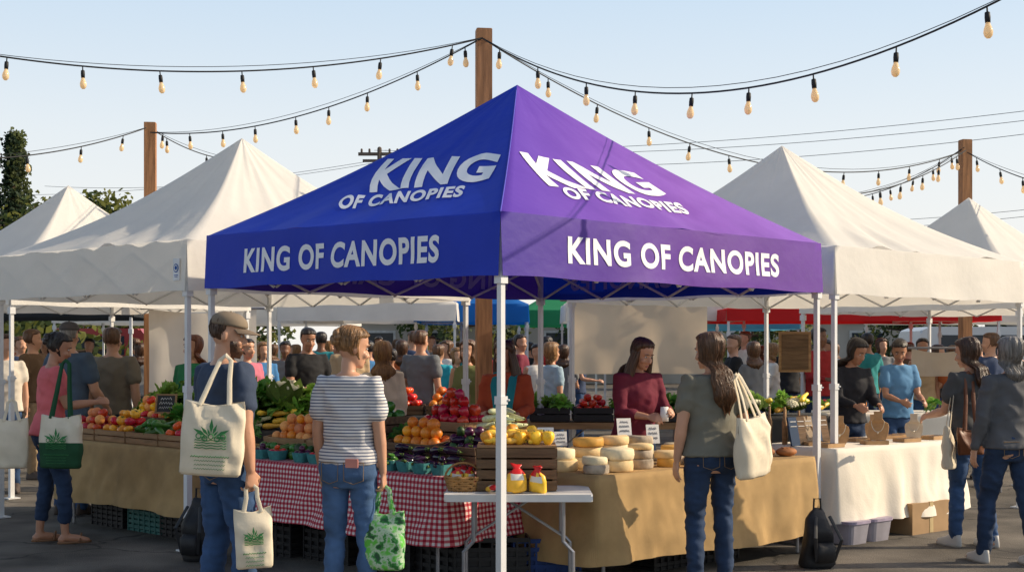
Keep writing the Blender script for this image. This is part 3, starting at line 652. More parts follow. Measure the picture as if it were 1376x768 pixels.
# ---------------------------------------------------------------- string lights
CABLE=M('black_cable',(.02,.02,.02),.6,.1)
GL=M('warm_bulb_glass',(.95,.76,.48),.1,.05,5,emit=.12,trans=.45,spec=.8)
bm=bmesh.new();prof=[(0,.012),(-.02,.018),(-.045,.027),(-.066,.030),(-.088,.025),(-.102,.012)]
stack(bm,[(z,r,r,-r) for z,r in reversed(prof)],n=12);BULB=mk('light_bulb',bm,GL,smooth=True)
bm=bmesh.new();stack(bm,[(-.004,.017,.017,-.017),(.03,.019,.019,-.019),(.06,.017,.017,-.017),(.066,.006,.006,-.006),(.10,.005,.005,-.005)],n=10)
SOCK=mk('socket',bm,CABLE,smooth=True)
first=[True]
def strings(A,B,sag,n,lab,u0=.06,u1=.96,sc=1.):
    A=Vector(A);B=Vector(B)
    def P(u):
        p=A.lerp(B,u);p.z-=4*sag*u*(1-u);return p
    bm=bmesh.new();tube(bm,[P(i/40)-A for i in range(41)],[.0075],n=6,cap=False)
    tube(bm,[P(i/20)-A+Vector((0,0,.04*math.sin(math.pi*i/20)+.006)) for i in range(21)],[.003],n=4,cap=False)
    o=mk('string_light',bm,CABLE,loc=A,label=lab,cat='string lights',group='strings of bulb lights')
    for k in range(n):
        u=u0+(u1-u0)*(k+U(-.12,.12))/max(1,n-1);p=P(u)-A-Vector((0,0,.10*sc))
        b=BULB if first[0] else cp(BULB);s=SOCK if first[0] else cp(SOCK);first[0]=False
        b.parent=o;b.location=p;b.scale=(sc,)*3;s.parent=b;b.rotation_euler=(U(-.12,.12),U(-.12,.12),0)
pt=(gx(648,13.45),13.38,gz(52,13.4));LAB='black cable strung with warm bulbs hanging from the posts'
def W3(px,py,d): return (gx(px,d),d,gz(py,d))
strings(W3(-60,66,11.5),pt,.26,7,LAB,.09,.93)
strings(pt,W3(202,178,17.9),.30,9,LAB,.05,.95)
strings(W3(196,172,17.9),W3(-80,214,15),.12,4,LAB,.12,.9)
strings(pt,W3(1400,-30,8.0),.62,9,LAB,.04,.95)
strings(pt,W3(1290,205,19.9),.72,11,LAB,.09,.93)
strings(W3(1300,205,19.9),W3(1480,262,15),.1,5,LAB,.1,.9)
strings(W3(1296,198,19.9),W3(1060,262,24),.35,9,LAB,.05,.92)
strings(W3(1298,202,19.9),W3(1140,262,16),.12,6,LAB,.1,.92)
strings(W3(202,172,18),W3(330,215,20),.12,3,LAB,.2,.9)
# ---------------------------------------------------------------- utility pole and wires
bm=bmesh.new();tube(bm,[(0,0,0),(0,0,gz(200,60))],[.15,.10],n=8);box(bm,(0,0,gz(207,60)),(1.9,.12,.14));box(bm,(0,0,gz(216,60)),(1.5,.12,.12))
for x in(-.8,-.45,.45,.8): tube(bm,[(x,0,gz(206,60)),(x,0,gz(201,60))],[.05],n=6)
mk('utility_pole',bm,M('weathered_pole',(.14,.11,.09),.9,.2,2),loc=(gx(510,60),60,0),label='weathered wooden utility pole with crossarms',cat='utility pole')
WIRE=M('grey_wire',(.16,.17,.18),.6,.1)
def wire(A,B,sag,r=.010):
    A=Vector(A);B=Vector(B);bm=bmesh.new();pts=[]
    for i in range(31):
        p=A.lerp(B,i/30);p.z-=4*sag*(i/30)*(1-i/30);pts.append(p-A)
    tube(bm,pts,[r],n=4,cap=False);mk('power_line',bm,WIRE,loc=A,label='thin power line crossing the open sky',cat='power line',group='power lines')
wire(W3(503,202,60),W3(1600,120,40),.6);wire(W3(517,202,60),W3(1600,133,40),.7);wire(W3(510,216,60),W3(1600,150,40),.8)
wire(W3(500,216,60),W3(0,262,75),.4);wire(W3(518,216,60),W3(60,250,70),.5)
wire(W3(1100,300,60),W3(1700,238,45),.3);wire(W3(1100,310,60),W3(1700,246,45),.3)
# ---------------------------------------------------------------- trees & buildings
BARK=M('bark',(.09,.06,.04),.9,.3,3,.5,10);LD=M('leaves_shaded',(.04,.065,.02),.7,.3,1,trans=.3);LL=M('leaves_sunlit',(.15,.16,.03),.7,.3,1,trans=.45)  # foliage comes in shaded and sunlit colours, light painted into the material
LND=M('needles_shaded',(.02,.04,.018),.7,.3,1,trans=.2);LNL=M('needles_sunlit',(.07,.09,.025),.7,.3,1,trans=.3)
def tree(x,y,h,rw,cone,lab,n=70,leaf=.22,seed=1,cs_=1.):
    rn=random.Random(seed);bm=bmesh.new()
    tube(bm,[(0,0,0),(.05,0,h*.4),(0,.05,h*.97)],[h*.022,h*.016,.02],n=8);cl=[]
    for k in range(n):
        q=rn.random() if not cone else (k/n)**.85;z=h*(.22+.76*q)
        rr=rw*((1-q)*(.7+.3*math.sin(q*30))+.02 if cone else math.sin(math.pi*min(1,q*.85+.15))**.6)
        a=rn.random()*6.28 if not cone else k*2.4;r_=rr*(math.sqrt(rn.random()) if not cone else rn.uniform(.35,1));cl.append(Vector((r_*math.cos(a),r_*math.sin(a),z-(r_*.25 if cone else 0))))
    for c in cl[::4]: tube(bm,[(0,0,c.z-(.06*h if not cone else -.1)),c*.5+Vector((0,0,c.z*.5-(.03*h if not cone else 0))),c],[.07,.05,.02],n=5)
    t=mk('tree',None,label=lab,cat='tree',loc=(x,y,0));mk('trunk',bm,BARK,parent=t)
    bm=bmesh.new()
    for c in cl:
        rc=rn.uniform(.4,.9)*cs_;sh=rn.random()
        for j in range(60):
            d=Vector((rn.gauss(0,1),rn.gauss(0,1),rn.gauss(0,.6 if not cone else .3))).normalized()*rc*rn.random()**.4
            p=c+d;ax=Vector((rn.gauss(0,1),rn.gauss(0,1),rn.gauss(0,1))).normalized();b=ax.orthogonal().normalized()
            s=leaf*rn.uniform(.6,1.3);v=[bm.verts.new(p+ax*s*.5),bm.verts.new(p+b*s*.3),bm.verts.new(p-ax*s*.5),bm.verts.new(p-b*s*.3)]
            f=bm.faces.new(v);f.material_index=1 if (d.x+d.z*1.2+sh*.4)>.35 else 0  # painted sunlight: sunward and upper leaves of a clump take the lighter material
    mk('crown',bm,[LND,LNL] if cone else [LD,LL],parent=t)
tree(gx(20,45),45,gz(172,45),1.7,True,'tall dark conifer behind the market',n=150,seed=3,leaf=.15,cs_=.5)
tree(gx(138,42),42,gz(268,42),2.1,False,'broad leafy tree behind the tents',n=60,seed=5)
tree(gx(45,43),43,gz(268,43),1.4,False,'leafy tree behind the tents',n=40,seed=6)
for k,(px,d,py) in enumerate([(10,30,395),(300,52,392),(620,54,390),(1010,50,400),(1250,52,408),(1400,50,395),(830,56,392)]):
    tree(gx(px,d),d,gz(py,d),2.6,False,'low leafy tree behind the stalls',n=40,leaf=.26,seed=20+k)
GLS=M('window_glass',(.03,.04,.05),.15,.1);WFR=M('window_frame',(.6,.6,.58))
def building(x,y,wd,dp,h,c,lab,roofc=(.12,.08,.06),roofh=.8,nw=6):
    root=mk('building',None,label=lab,cat='building',loc=(x,y,0))
    bm=bmesh.new();box(bm,(0,0,h/2),(wd,dp,h));mk('wall',bm,M('wall_paint',c,.9,.1,1),parent=root)
    bm=bmesh.new();e=.4
    v=[bm.verts.new(p) for p in((-wd/2-e,-dp/2-e,h),(wd/2+e,-dp/2-e,h),(wd/2+e,dp/2+e,h),(-wd/2-e,dp/2+e,h),(-wd/2+1,0,h+roofh),(wd/2-1,0,h+roofh))]
    for f in((0,1,5,4),(1,2,5),(2,3,4,5),(3,0,4),(3,2,1,0)):bm.faces.new([v[i] for i in f])
    mk('roof',bm,M('roofing',roofc,.9,.2,2),parent=root)
    for k in range(nw):
        xx=-wd/2+wd*(k+.5)/nw
        bm=bmesh.new();box(bm,(xx,-dp/2-.03,1.5),(1.5,.08,1.5),mi=1);box(bm,(xx,-dp/2-.06,1.5),(1.3,.08,1.3),mi=0)
        mk('window',bm,[GLS,WFR],parent=root)
building(-18.5,50,9,6,5.1,(.30,.2,.13),'brown low building with a pitched roof',roofh=1.3)
building(6,60,26,6,2.7,(.5,.46,.4),'long cream single-storey building',roofh=.5,nw=10)
building(26,48,16,6,2.7,(.4,.36,.33),'low grey building across the lot',roofh=.5)
def van(x,y,c,lab):
    root=mk('parked_van',None,label=lab,cat='van',loc=(x,y,0))
    bm=bmesh.new();pr=[(-2.3,.35),(-2.35,1.0),(-2.25,1.95),(-2.0,2.05),(1.0,2.05),(1.55,1.35),(2.25,1.15),(2.35,.8),(2.3,.35)]
    A_=[bm.verts.new((p[0],-.9,p[1])) for p in pr];B2=[bm.verts.new((p[0],.9,p[1])) for p in pr]
    bm.faces.new(A_[::-1]);bm.faces.new(B2)
    for i in range(len(pr)): j=(i+1)%len(pr);bm.faces.new((A_[i],A_[j],B2[j],B2[i]))
    bmesh.ops.bevel(bm,geom=bm.edges[:],offset=.06,segments=2);mk('body',bm,M('car_paint',c,.3,.03,2,spec=.6),parent=root)
    bm=bmesh.new();box(bm,(-.6,-.905,1.6),(2.4,.02,.5));mk('window',bm,GLS,parent=root)
    for xx in(-1.5,1.5):
        for yy in(-.85,.85):
            bm=bmesh.new();tube(bm,[(xx,yy-.1,.33),(xx,yy+.1,.33)],[.33],n=20,cap=False);tube(bm,[(xx,yy-.115,.33),(xx,yy+.115,.33)],[.19],n=16,cap=False,mi=1);mk('wheel',bm,[BLACKP,METAL],parent=root)
van(gx(1345,33),33,(.6,.6,.6),'white van parked across the lot');van(gx(150,36),36,(.35,.04,.04),'dark red van parked across the lot')
# ---------------------------------------------------------------- tables & cloths
def frame_of(O,E):
    O=Vector((O[0],O[1],0));E=Vector((E[0],E[1],0));a=(E-O).normalized();b=Vector((-a.y,a.x,0));return O,a,b,(E-O).length
def table(O,a,b,L,D,z,topm,lab,thick=.035):
    root=mk('folding_table',None,label=lab,cat='table',loc=O,rz=math.atan2(a.y,a.x))
    bm=bmesh.new();box(bm,(L/2,D/2,z-thick/2-.001),(L,D,thick));bmesh.ops.bevel(bm,geom=bm.edges[:],offset=.01,segments=2);mk('tabletop',bm,topm,parent=root)
    for x in(.18,L-.18):
        for y in(.07,D-.07):
            bm=bmesh.new();s=-1 if x<L/2 else 1
            tube(bm,[(x,y,z-thick),(x,y,z*.55),(x+s*.06,y,.3),(x+s*.06,y,.012)],[.013],n=8)
            if y<.1:
                tube(bm,[(x,y,z*.55),(x,D-.07,z*.55)],[.010],n=6);tube(bm,[(x,y,z*.6),(x-s*.38,D/2,z-thick)],[.009],n=6);tube(bm,[(x+s*.06,y,.06),(x+s*.06,D-.07,.06)],[.010],n=6)
            mk('leg',bm,METAL,parent=root)
    return root
def cloth(O,a,b,L,D,z,drop,mat,lab,fold=.028,seed=0,flare=.05):
    bm=bmesh.new();uvl=bm.loops.layers.uv.new('UVMap');seg=[];e=.012
    dn=[(0,-1),(1,0),(0,1),(-1,0)]
    for k,(x0,y0,x1,y1,nx,ny) in enumerate([(0,0,L,0,0,-1),(L,0,L,D,1,0),(L,D,0,D,0,1),(0,D,0,0,-1,0)]):
        ln=math.hypot(x1-x0,y1-y0);m=int(ln/.028)
        for i in range(m):
            t=i/m;nnx,nny=nx,ny
            if t<.06:
                q=dn[(k-1)%4];f=.5*(1-t/.06);nnx,nny=nx*(1-f)+q[0]*f,ny*(1-f)+q[1]*f
            if t>.94:
                q=dn[(k+1)%4];f=.5*(t-.94)/.06;nnx,nny=nx*(1-f)+q[0]*f,ny*(1-f)+q[1]*f
            seg.append((x0+(x1-x0)*t,y0+(y1-y0)*t,nnx,nny))
    nz=14;rings=[];s=0;S_=[]
    for i,(x,y,nx,ny) in enumerate(seg):
        if i: s+=math.hypot(x-seg[i-1][0],y-seg[i-1][1])
        S_.append(s)
    for j in range(nz+1):
        h=j/nz;ring=[]
        for i,(x,y,nx,ny) in enumerate(seg):
            q=S_[i]
            fo=math.sin(q*11+3*noise.noise(Vector((q*1.3+seed,seed,0))))*.6+noise.noise(Vector((q*6+h*1.5,seed*2,h*1.6)))*1.6+.35*noise.noise(Vector((q*17,seed,h*7)))
            off=e+(fold*max(-.1,fo+.8)+flare*h)*h**.8 if j else e*.3
            ring.append(bm.verts.new((x+nx*off,y+ny*off,z+.004-drop*h-(0.016*math.sin(q*3+seed)*h)+(.0 if j else .003))))
        rings.append(ring)
    n=len(seg)
    for j in range(nz):
        for i in range(n):
            k=(i+1)%n;f=bm.faces.new((rings[j][i],rings[j+1][i],rings[j+1][k],rings[j][k]));f.smooth=True
            b_=S_[i]+.028 if k==0 else S_[k];ss=[S_[i],S_[i],b_,b_];hh=[j,j+1,j+1,j]
            for l,u_,v_ in zip(f.loops,ss,hh): l[uvl].uv=(u_,-v_/nz*drop)
    f=bm.faces.new(rings[0])
    for l in f.loops:l[uvl].uv=(l.vert.co.x,l.vert.co.y)
    return mk('tablecloth',bm,mat,loc=O,rz=math.atan2(a.y,a.x),label=lab,cat='tablecloth')
PLAST=M('white_plastic',(.70,.69,.67),.45,.08,6,.2,80)
A_=frame_of((-4.05,12.0),(-2.58,10.64));B_=frame_of((-2.15,10.3),(-.45,8.75));C_=frame_of((.56,8.72),(2.32,10.28));J_=frame_of((2.60,10.75),(4.0,11.9))
def fp(fr,u,v,z): return fr[0]+fr[1]*u+fr[2]*v+Vector((0,0,z))
table(*A_[:3],A_[3],.8,.75,PLAST,'folding table under a burlap cloth loaded with produce');cloth(*A_[:3],A_[3],.8,.75,.52,BURLAP,'tan burlap cloth draped over the produce table',seed=1)
table(*B_[:3],B_[3],.8,.72,PLAST,'folding table under a red gingham cloth');cloth(*B_[:3],B_[3],.8,.72,.44,GING,'red and white gingham cloth draped over the fruit table',seed=2)
table(*C_[:3],C_[3],.75,.73,PLAST,'folding table under a burlap cloth with cheeses');cloth(*C_[:3],C_[3],.75,.73,.58,BURLAP,'tan burlap cloth draped over the cheese table',seed=3)
table(*J_[:3],J_[3],.75,.75,PLAST,'folding table under a cream linen cloth');cloth(*J_[:3],J_[3],.75,.75,.60,LINEN,'cream linen cloth draped over the jewellery table',seed=4,flare=.08)
W_=frame_of((-.42,8.28),(.50,8.28));table(*W_[:3],.92,.56,.665,PLAST,'bare white plastic folding table with scuffed top',thick=.045)
def rear(x0,x1,d,z,D,mat,lab,drop=.6):
    f=frame_of((x0,d),(x1,d));table(*f[:3],f[3],D,z,PLAST,'folding table holding produce at a rear stall');cloth(*f[:3],f[3],D,z,drop,mat,lab+' draped over a rear table',seed=x0);return f
G_=rear(-3.45,-1.75,12.3,.80,.8,BLACKCL,'dark cloth',.5)
D_=rear(-1.6,-.25,14.6,.82,.7,BLACKCL,'black cloth',.5)
E_=frame_of((.15,12.3),(1.75,12.3));table(*E_[:3],1.6,.7,.88,M('plank_wood',(.34,.2,.09),.7,.3,3,stretch=(1,9,9)),'plank-topped wooden table with crates of greens',thick=.06)
F_=rear(1.9,3.3,13.9,.85,.7,BLACKCL,'dark cloth',.5)
H_=rear(3.4,5.4,14.4,.85,.8,LINEN,'pale cloth',.5)
# ---------------------------------------------------------------- produce
def fruit_mesh(kind):
    bm=bmesh.new()
    if kind in('apple','orange','tomato','pepper','lemon','plum','peach'):
        bmesh.ops.create_uvsphere(bm,u_segments=18,v_segments=12,radius=1)
        for v in bm.verts:
            c=v.co;r=math.hypot(c.x,c.y);an=math.atan2(c.y,c.x)
            if kind=='apple': c.z=c.z*.9-(.28*math.exp(-(r*3.2)**2) if c.z>0 else -.16*math.exp(-(r*3.5)**2));k=1+.06*c.z;c.x*=k;c.y*=k
            if kind=='tomato': c.z=c.z*.78-(.14*math.exp(-(r*3)**2) if c.z>0 else 0);k=1+.035*math.cos(an*5);c.x*=k;c.y*=k
            if kind=='pepper': k=(1+.10*math.cos(an*4))*(1+.18*c.z);c.x*=k*.88;c.y*=k*.88;c.z=c.z*1.12-(.3*math.exp(-(r*2.5)**2) if c.z>0 else 0)
            if kind=='lemon': c.z*=1.25
        if kind in('apple','tomato','pepper'):
            tube(bm,[(0,0,.55),(.05,0,.95 if kind!='tomato' else .78)],[.09 if kind=='pepper' else .05],n=6,mi=1)
        if kind=='tomato':
            for k in range(5):
                a=k*1.256;v=[bm.verts.new(p) for p in((0,0,.68),(.25*math.cos(a-.4),.25*math.sin(a-.4),.72),(.5*math.cos(a),.5*math.sin(a),.70),(.25*math.cos(a+.4),.25*math.sin(a+.4),.72))];bm.faces.new(v).material_index=1
    elif kind=='eggplant':
        tube(bm,[(-1.6,0,0),(-1.1,0,.0),(-.3,0,.05),(.5,0,.08),(1.2,0,.1)],[.62,.85,.78,.55,.4],n=14)
        tube(bm,[(1.1,0,.1),(1.5,0,.1)],[.46,.3],n=8,mi=1);tube(bm,[(1.5,0,.1),(2.0,.1,.2)],[.12],n=6,mi=1)
    elif kind=='squash':
        tube(bm,[(-1.9,0,0),(-1.2,.05,0),(-.2,.15,.0),(.8,.1,.0),(1.7,-.1,.05)],[.6,.72,.6,.45,.38],n=12)
        tube(bm,[(1.8,-.1,.05),(2.2,-.15,.1)],[.2],n=6,mi=1)
    elif kind=='cauliflower':
        for k in range(26):
            a=k*2.4;r=math.sqrt(k/26)*.75;ell(bm,(r*math.cos(a),r*math.sin(a),.5-.55*r*r),(.24,.24,.22),n=8,m=5)
        for k in range(8):
            a=k*.785;p=Vector((math.cos(a),math.sin(a),0))
            s=Vector((-p.y,p.x,0));v=[bm.verts.new(q) for q in(p*.2+Vector((0,0,-.5)),p*.9+s*.45+Vector((0,0,-.1)),p*1.1+Vector((0,0,.45)),p*.9-s*.45+Vector((0,0,-.1)))];bm.faces.new(v).material_index=1
    elif kind=='greens':
        rn=random.Random(3)
        for k in range(24):
            a=rn.random()*6.28;tl=rn.uniform(.3,1.1);p0=Vector((0,0,-.3));prev=None;ww=rn.uniform(.22,.4)
            side=Vector((-math.sin(a),math.cos(a),0))
            for j in range(7):
                t=j/6;p=p0+Vector((math.cos(a)*tl*t*1.1,math.sin(a)*tl*t*1.1,t*1.3*(1.2-tl*.5)-t*t*tl*.8));wv=ww*math.sin(math.pi*min(.97,t*.9+.06))
                ru=.08*math.sin(j*2.3+k)
                l=bm.verts.new(p+side*wv+Vector((0,0,ru)));m_=bm.verts.new(p-Vector((0,0,.05)));r=bm.verts.new(p-side*wv-Vector((0,0,ru)))
                if prev:
                    for q in((prev[0],prev[1],m_,l),(prev[1],prev[2],r,m_)):
                        bm.faces.new(q).material_index=0 if k%3 else 1
                prev=(l,m_,r)
    me=bpy.data.meshes.new(kind);bm.to_mesh(me);bm.free();me.polygons.foreach_set('use_smooth',[True]*len(me.polygons));return me
STEM=M('stem_green',(.10,.16,.03))
PM={'red_apple':('apple',(.5,.02,.015),.25),'green_apple':('apple',(.28,.42,.06),.3),'orange':('orange',(.9,.28,.02),.4),'tomato':('tomato',(.7,.035,.015),.2),
'yellow_tomato':('tomato',(.9,.36,.03),.22),'red_pepper':('pepper',(.5,.012,.02),.2),'green_pepper':('pepper',(.05,.18,.02),.22),'yellow_pepper':('pepper',(.88,.47,.02),.22),
'plum':('plum',(.08,.012,.05),.3),'peach':('peach',(.88,.34,.1),.6),'eggplant':('eggplant',(.022,.007,.026),.15),'squash':('squash',(.70,.70,.40),.4),'zucchini':('squash',(.05,.16,.02),.35),
'yellow_squash':('squash',(.88,.52,.06),.4),'cauliflower':('cauliflower',(.72,.70,.50),.7),'leafy_greens':('greens',(.08,.24,.035),.5),'lettuce':('greens',(.25,.47,.07),.5),'gourd':('pepper',(.88,.42,.03),.4),'avocado':('lemon',(.03,.08,.015),.5)}
PO={}
def prod(kind):
    if kind not in PO:
        g,c,r=PM[kind];me=fruit_mesh(g)
        m=M(kind+'_skin',c,r,.2,3,rnd=.22,trans=.3 if g=='greens' else 0,spec=.5)
        me.materials.append(m);me.materials.append(M('light_leaf',(.22,.38,.07),.5,.2,trans=.3) if g=='greens' else STEM);PO[kind]=me
    return PO[kind]
def put(kind,loc,r,rot=None,lab=None):
    if 'squash' in kind or kind in('orange','red_apple'): r=min(r,.048)
    o=bpy.data.objects.new(kind,prod(kind));col.objects.link(o);o.location=loc;o.scale=(r*U(.88,1.12),)*3
    o.rotation_euler=rot if rot else (U(-.5,.5),U(-.5,.5),U(0,6.28))
    nm=kind.replace('_',' ')
    o['label']=lab or 'ripe %s heaped on the market stall'%nm;o['category']=nm;o['group']='heaped %s on the stalls'%nm
    return o
def pile(kinds,fr,u0,u1,v0,v1,z,r,layers,tilt=0,long=False):
    if isinstance(kinds,str):kinds=[kinds]
    for k in range(layers):
        m=k*r*.9;w=u1-u0-2*m;dp=v1-v0-2*m
        su=2*r*(1.9 if long else 1);nx=max(1,int(w/su));ny=max(1,int(dp/(2*r)))
        for i in range(nx):
            for j in range(ny):
                u=u0+m+w*(i+.5)/nx+U(-.25,.25)*r;v=v0+m+dp*(j+.5)/ny+U(-.25,.25)*r
                zz=z+r*.9+k*r*1.45+tilt*(v-v0)+U(-.15,.15)*r
                rot=(U(-.3,.3),U(-.2,.2),math.atan2(fr[1].y,fr[1].x)+U(-.4,.4)+(0 if random.random()<.7 else 1.2)) if long else None
                put(random.choice(kinds),fp(fr,u,v,zz),r,rot)
def crate(fr,u0,u1,v0,v1,z,h,mat=WOOD,lab='slatted wooden crate holding produce',tilt=0,name='wooden_crate',cat='crate'):
    L=u1-u0;D=v1-v0;th=.012;R=Matrix.Rotation(math.atan(tilt),3,'X')
    bmx=bmesh.new();box(bmx,(L/2,D/2,.008),(L,D,.012));ns=max(2,int(h/.06));sh=h/ns
    for k in range(ns):
        zc=.004+sh*(k+.5)
        for y in(0,D): box(bmx,(L/2,y,zc),(L,th,sh*.82))
        for x in(0,L): box(bmx,(x,D/2,zc),(th,D-th*1.1,sh*.82))
    for x in(.016,L-.016):
        for y in(.016,D-.016): box(bmx,(x,y,h/2),(.02,.02,h*.97))
    for v in bmx.verts: v.co=R@v.co
    return mk(name,bmx,mat,loc=fp(fr,u0,v0,z),rz=math.atan2(fr[1].y,fr[1].x),label=lab,cat=cat,group=cat+'s on the stalls')
def punnet(fr,u,v,z,s=.13,h=.07,kind=None,r=.03,lab='small teal pulp punnet filled with produce'):
    bm=bmesh.new();stack(bm,[(0,s*.38,s*.38,-s*.38),(h*.5,s*.45,s*.45,-s*.45),(h,s*.5,s*.5,-s*.5),(h+.001,s*.45,s*.45,-s*.45),(h-.02,s*.42,s*.42,-s*.42)],n=16,pw=.5)
    mk('punnet',bm,TEAL,loc=fp(fr,u,v,z),rz=math.atan2(fr[1].y,fr[1].x)+U(-.1,.1),label=lab,cat='punnet',group='teal punnets')
    if kind: pile(kind,fr,u-s*.45,u+s*.45,v-s*.45,v+s*.45,z+h-.03,r,2)
z=.728
for i in range(6): punnet(B_,1.36+i*.165+U(-.01,.01),.10+U(-.02,.02),z,kind=['avocado','tomato','zucchini'][i] if i<3 else 'eggplant',r=.026)
pile(['eggplant'],B_,1.55,2.25,.2,.33,z+.05,.038,2,long=True)
crate(B_,1.35,1.86,.34,.62,z+.05,.12,DWOOD,tilt=.15);pile('orange',B_,1.37,1.84,.36,.60,z+.12,.043,3,tilt=.15)
crate(B_,1.88,2.28,.34,.62,z+.05,.12,DWOOD,tilt=.15);pile(['plum','avocado','plum','eggplant'],B_,1.9,2.26,.36,.60,z+.12,.033,3,tilt=.15)
crate(B_,1.35,1.84,.66,.98,z+.15,.16,WOOD);pile('red_pepper',B_,1.37,1.82,.68,.96,z+.27,.045,4)
crate(B_,1.86,2.32,.66,.98,z+.12,.16,WOOD);pile('squash',B_,1.88,2.3,.68,.96,z+.22,.032,4,long=True)
for i in range(6):
    if i in(1,2,4,5): punnet(B_,.10+i*.16+U(-.02,.02),.10,z,kind=['zucchini','plum','tomato'][i%3],r=.024)
pile(['avocado','zucchini','green_pepper'],B_,.02,1.1,.16,.30,z,.034,2)
crate(B_,.02,.52,.3,.6,z+.03,.12,WOOD,tilt=.15);pile(['orange','peach'],B_,.04,.5,.32,.58,z+.11,.041,3,tilt=.15)
crate(B_,.55,1.05,.3,.6,z+.03,.12,WOOD,tilt=.15);pile(['orange','tomato'],B_,.57,1.03,.32,.58,z+.11,.04,3,tilt=.15)
crate(B_,.5,1.0,.66,.96,z+.12,.2,DWOOD);pile('green_pepper',B_,.52,.98,.68,.94,z+.28,.045,2)
for i in range(7): put('leafy_greens',fp(B_,.06+i*.08,.78+U(-.08,.08),z+.2),.15)
crate(B_,.0,.46,.66,.96,z+.04,.14,WOOD)
for i in range(6): put('leafy_greens',fp(B_,1.1+.04*i,.85+U(-.1,.1),z+.2),.13)
z=.758
crate(A_,.02,.5,.05,.4,z,.1,WOOD);pile(['red_apple','peach'],A_,.04,.48,.07,.38,z+.07,.042,3)
crate(A_,.52,1.0,.05,.4,z,.1,WOOD);pile(['yellow_tomato','tomato'],A_,.54,.98,.07,.38,z+.07,.045,3)
crate(A_,1.02,1.5,.05,.4,z,.1,WOOD);pile(['green_pepper','zucchini'],A_,1.04,1.48,.07,.38,z+.07,.04,2)
crate(A_,1.52,1.98,.05,.4,z,.1,WOOD);pile(['tomato','red_pepper'],A_,1.54,1.96,.07,.38,z+.07,.042,3)
crate(A_,.3,.98,.45,.75,z+.08,.12,DWOOD);pile(['yellow_pepper','peach','tomato'],A_,.32,.96,.47,.73,z+.17,.045,3)
for i in range(11): put(random.choice(['lettuce','leafy_greens']),fp(A_,1.0+i*.09,.6+U(-.08,.08),z+.14+U(0,.1)),.16)
for i in range(60):
    put(random.choice(['lettuce','lettuce','leafy_greens','leafy_greens','cauliflower' if i%3==0 else 'leafy_greens']),fp(G_,.05+U(0,1.6),.1+U(0,.6),.80+.1+U(0,.26)),U(.11,.19))
pile(['squash','yellow_squash'],G_,1.0,1.65,.0,.2,.81,.04,3,long=True)
crate(D_,.0,.62,.05,.5,.83,.1,DWOOD);pile('tomato',D_,.02,.6,.07,.48,.9,.05,3)
crate(D_,.66,1.33,.05,.5,.83,.1,DWOOD);pile(['orange','tomato'],D_,.68,1.31,.07,.48,.9,.047,3)
for u,k in((.02,'lettuce'),(.42,'red_pepper'),(.82,'lettuce'),(1.2,'leafy_greens')):
    crate(E_,u,u+.36,.05,.4,.885,.13,BLACKP,'black plastic crate of vegetables on a plank table',name='plastic_crate')
    if k=='red_pepper':pile([k,'tomato'],E_,u+.02,u+.34,.07,.38,.97,.035,3)
    else:
        for j in range(9):put(k,fp(E_,u+U(.05,.31),U(.1,.35),1.05),.12)
for j in range(40):put(random.choice(['lettuce','leafy_greens','yellow_squash','cauliflower','lettuce']),fp(F_,U(.0,1.4),U(.05,.5),.93+U(0,.12)),U(.06,.13))
for j in range(30):put(random.choice(['lettuce','orange','leafy_greens','red_apple']),fp(H_,U(.0,2.),U(.05,.5),.91+U(0,.06)),U(.05,.10))
# ---------------------------------------------------------------- cheese stall
RIND=[M('pale_rind',(.74,.54,.28),.7,.18,9,.5,30),M('grey_rind',(.40,.33,.25),.85,.35,14,.8,40),M('cream_rind',(.78,.66,.43),.7,.15,9,.5,30),M('golden_rind',(.66,.36,.08),.6,.2,7,.3,30)]
def wheel(fr,u,v,z,r,h,m):
    bm=bmesh.new();k=.12*h
    stack(bm,[(0,r*.94,r*.94,-r*.94),(k,r,r,-r),(h*.5,r*1.02,r*1.02,-r*1.02),(h-k,r,r,-r),(h,r*.93,r*.93,-r*.93)],n=32)
    for vv in bm.verts: vv.co+=Vector((noise.noise(vv.co*14),noise.noise(vv.co*14+Vector((9,0,0))),noise.noise(vv.co*11)))*.006
    return mk('round_cheese',bm,RIND[m],smooth=True,loc=fp(fr,u,v,z),rz=U(0,6),label=['pale yellow','grey-rinded','creamy','golden'][m]+' round of cheese stacked on burlap cloth',cat='cheese',group='rounds of cheese on the stall')
z=.737
for (u,v,r,st) in[(.08,.42,.11,[(.08,0),(.07,2)]),(.33,.16,.125,[(.08,0),(.075,2)]),(.36,.46,.12,[(.08,2),(.07,0),(.06,3)]),(.61,.2,.09,[(.07,1),(.06,1),(.04,0)]),(.62,.46,.11,[(.08,1),(.07,2),(.06,0)]),(.86,.16,.09,[(.06,3),(.05,0)]),(.85,.42,.105,[(.07,2),(.07,2),(.06,1)]),(1.07,.30,.10,[(.08,1),(.05,3)]),(1.3,.2,.09,[(.06,2),(.04,1)]),(1.3,.47,.1,[(.07,0),(.06,2)]),(1.52,.4,.09,[(.06,3),(.05,1)]),(-.0,.66,.1,[(.09,3),(.07,0)]),(.12,.14,.09,[(.06,1),(.05,2)])]:
    zz=z
    for h,m in st: wheel(fr=C_,u=u+U(-.014,.014),v=v+U(-.014,.014),z=zz,r=r*U(.88,1),h=h,m=m);zz+=h+.001
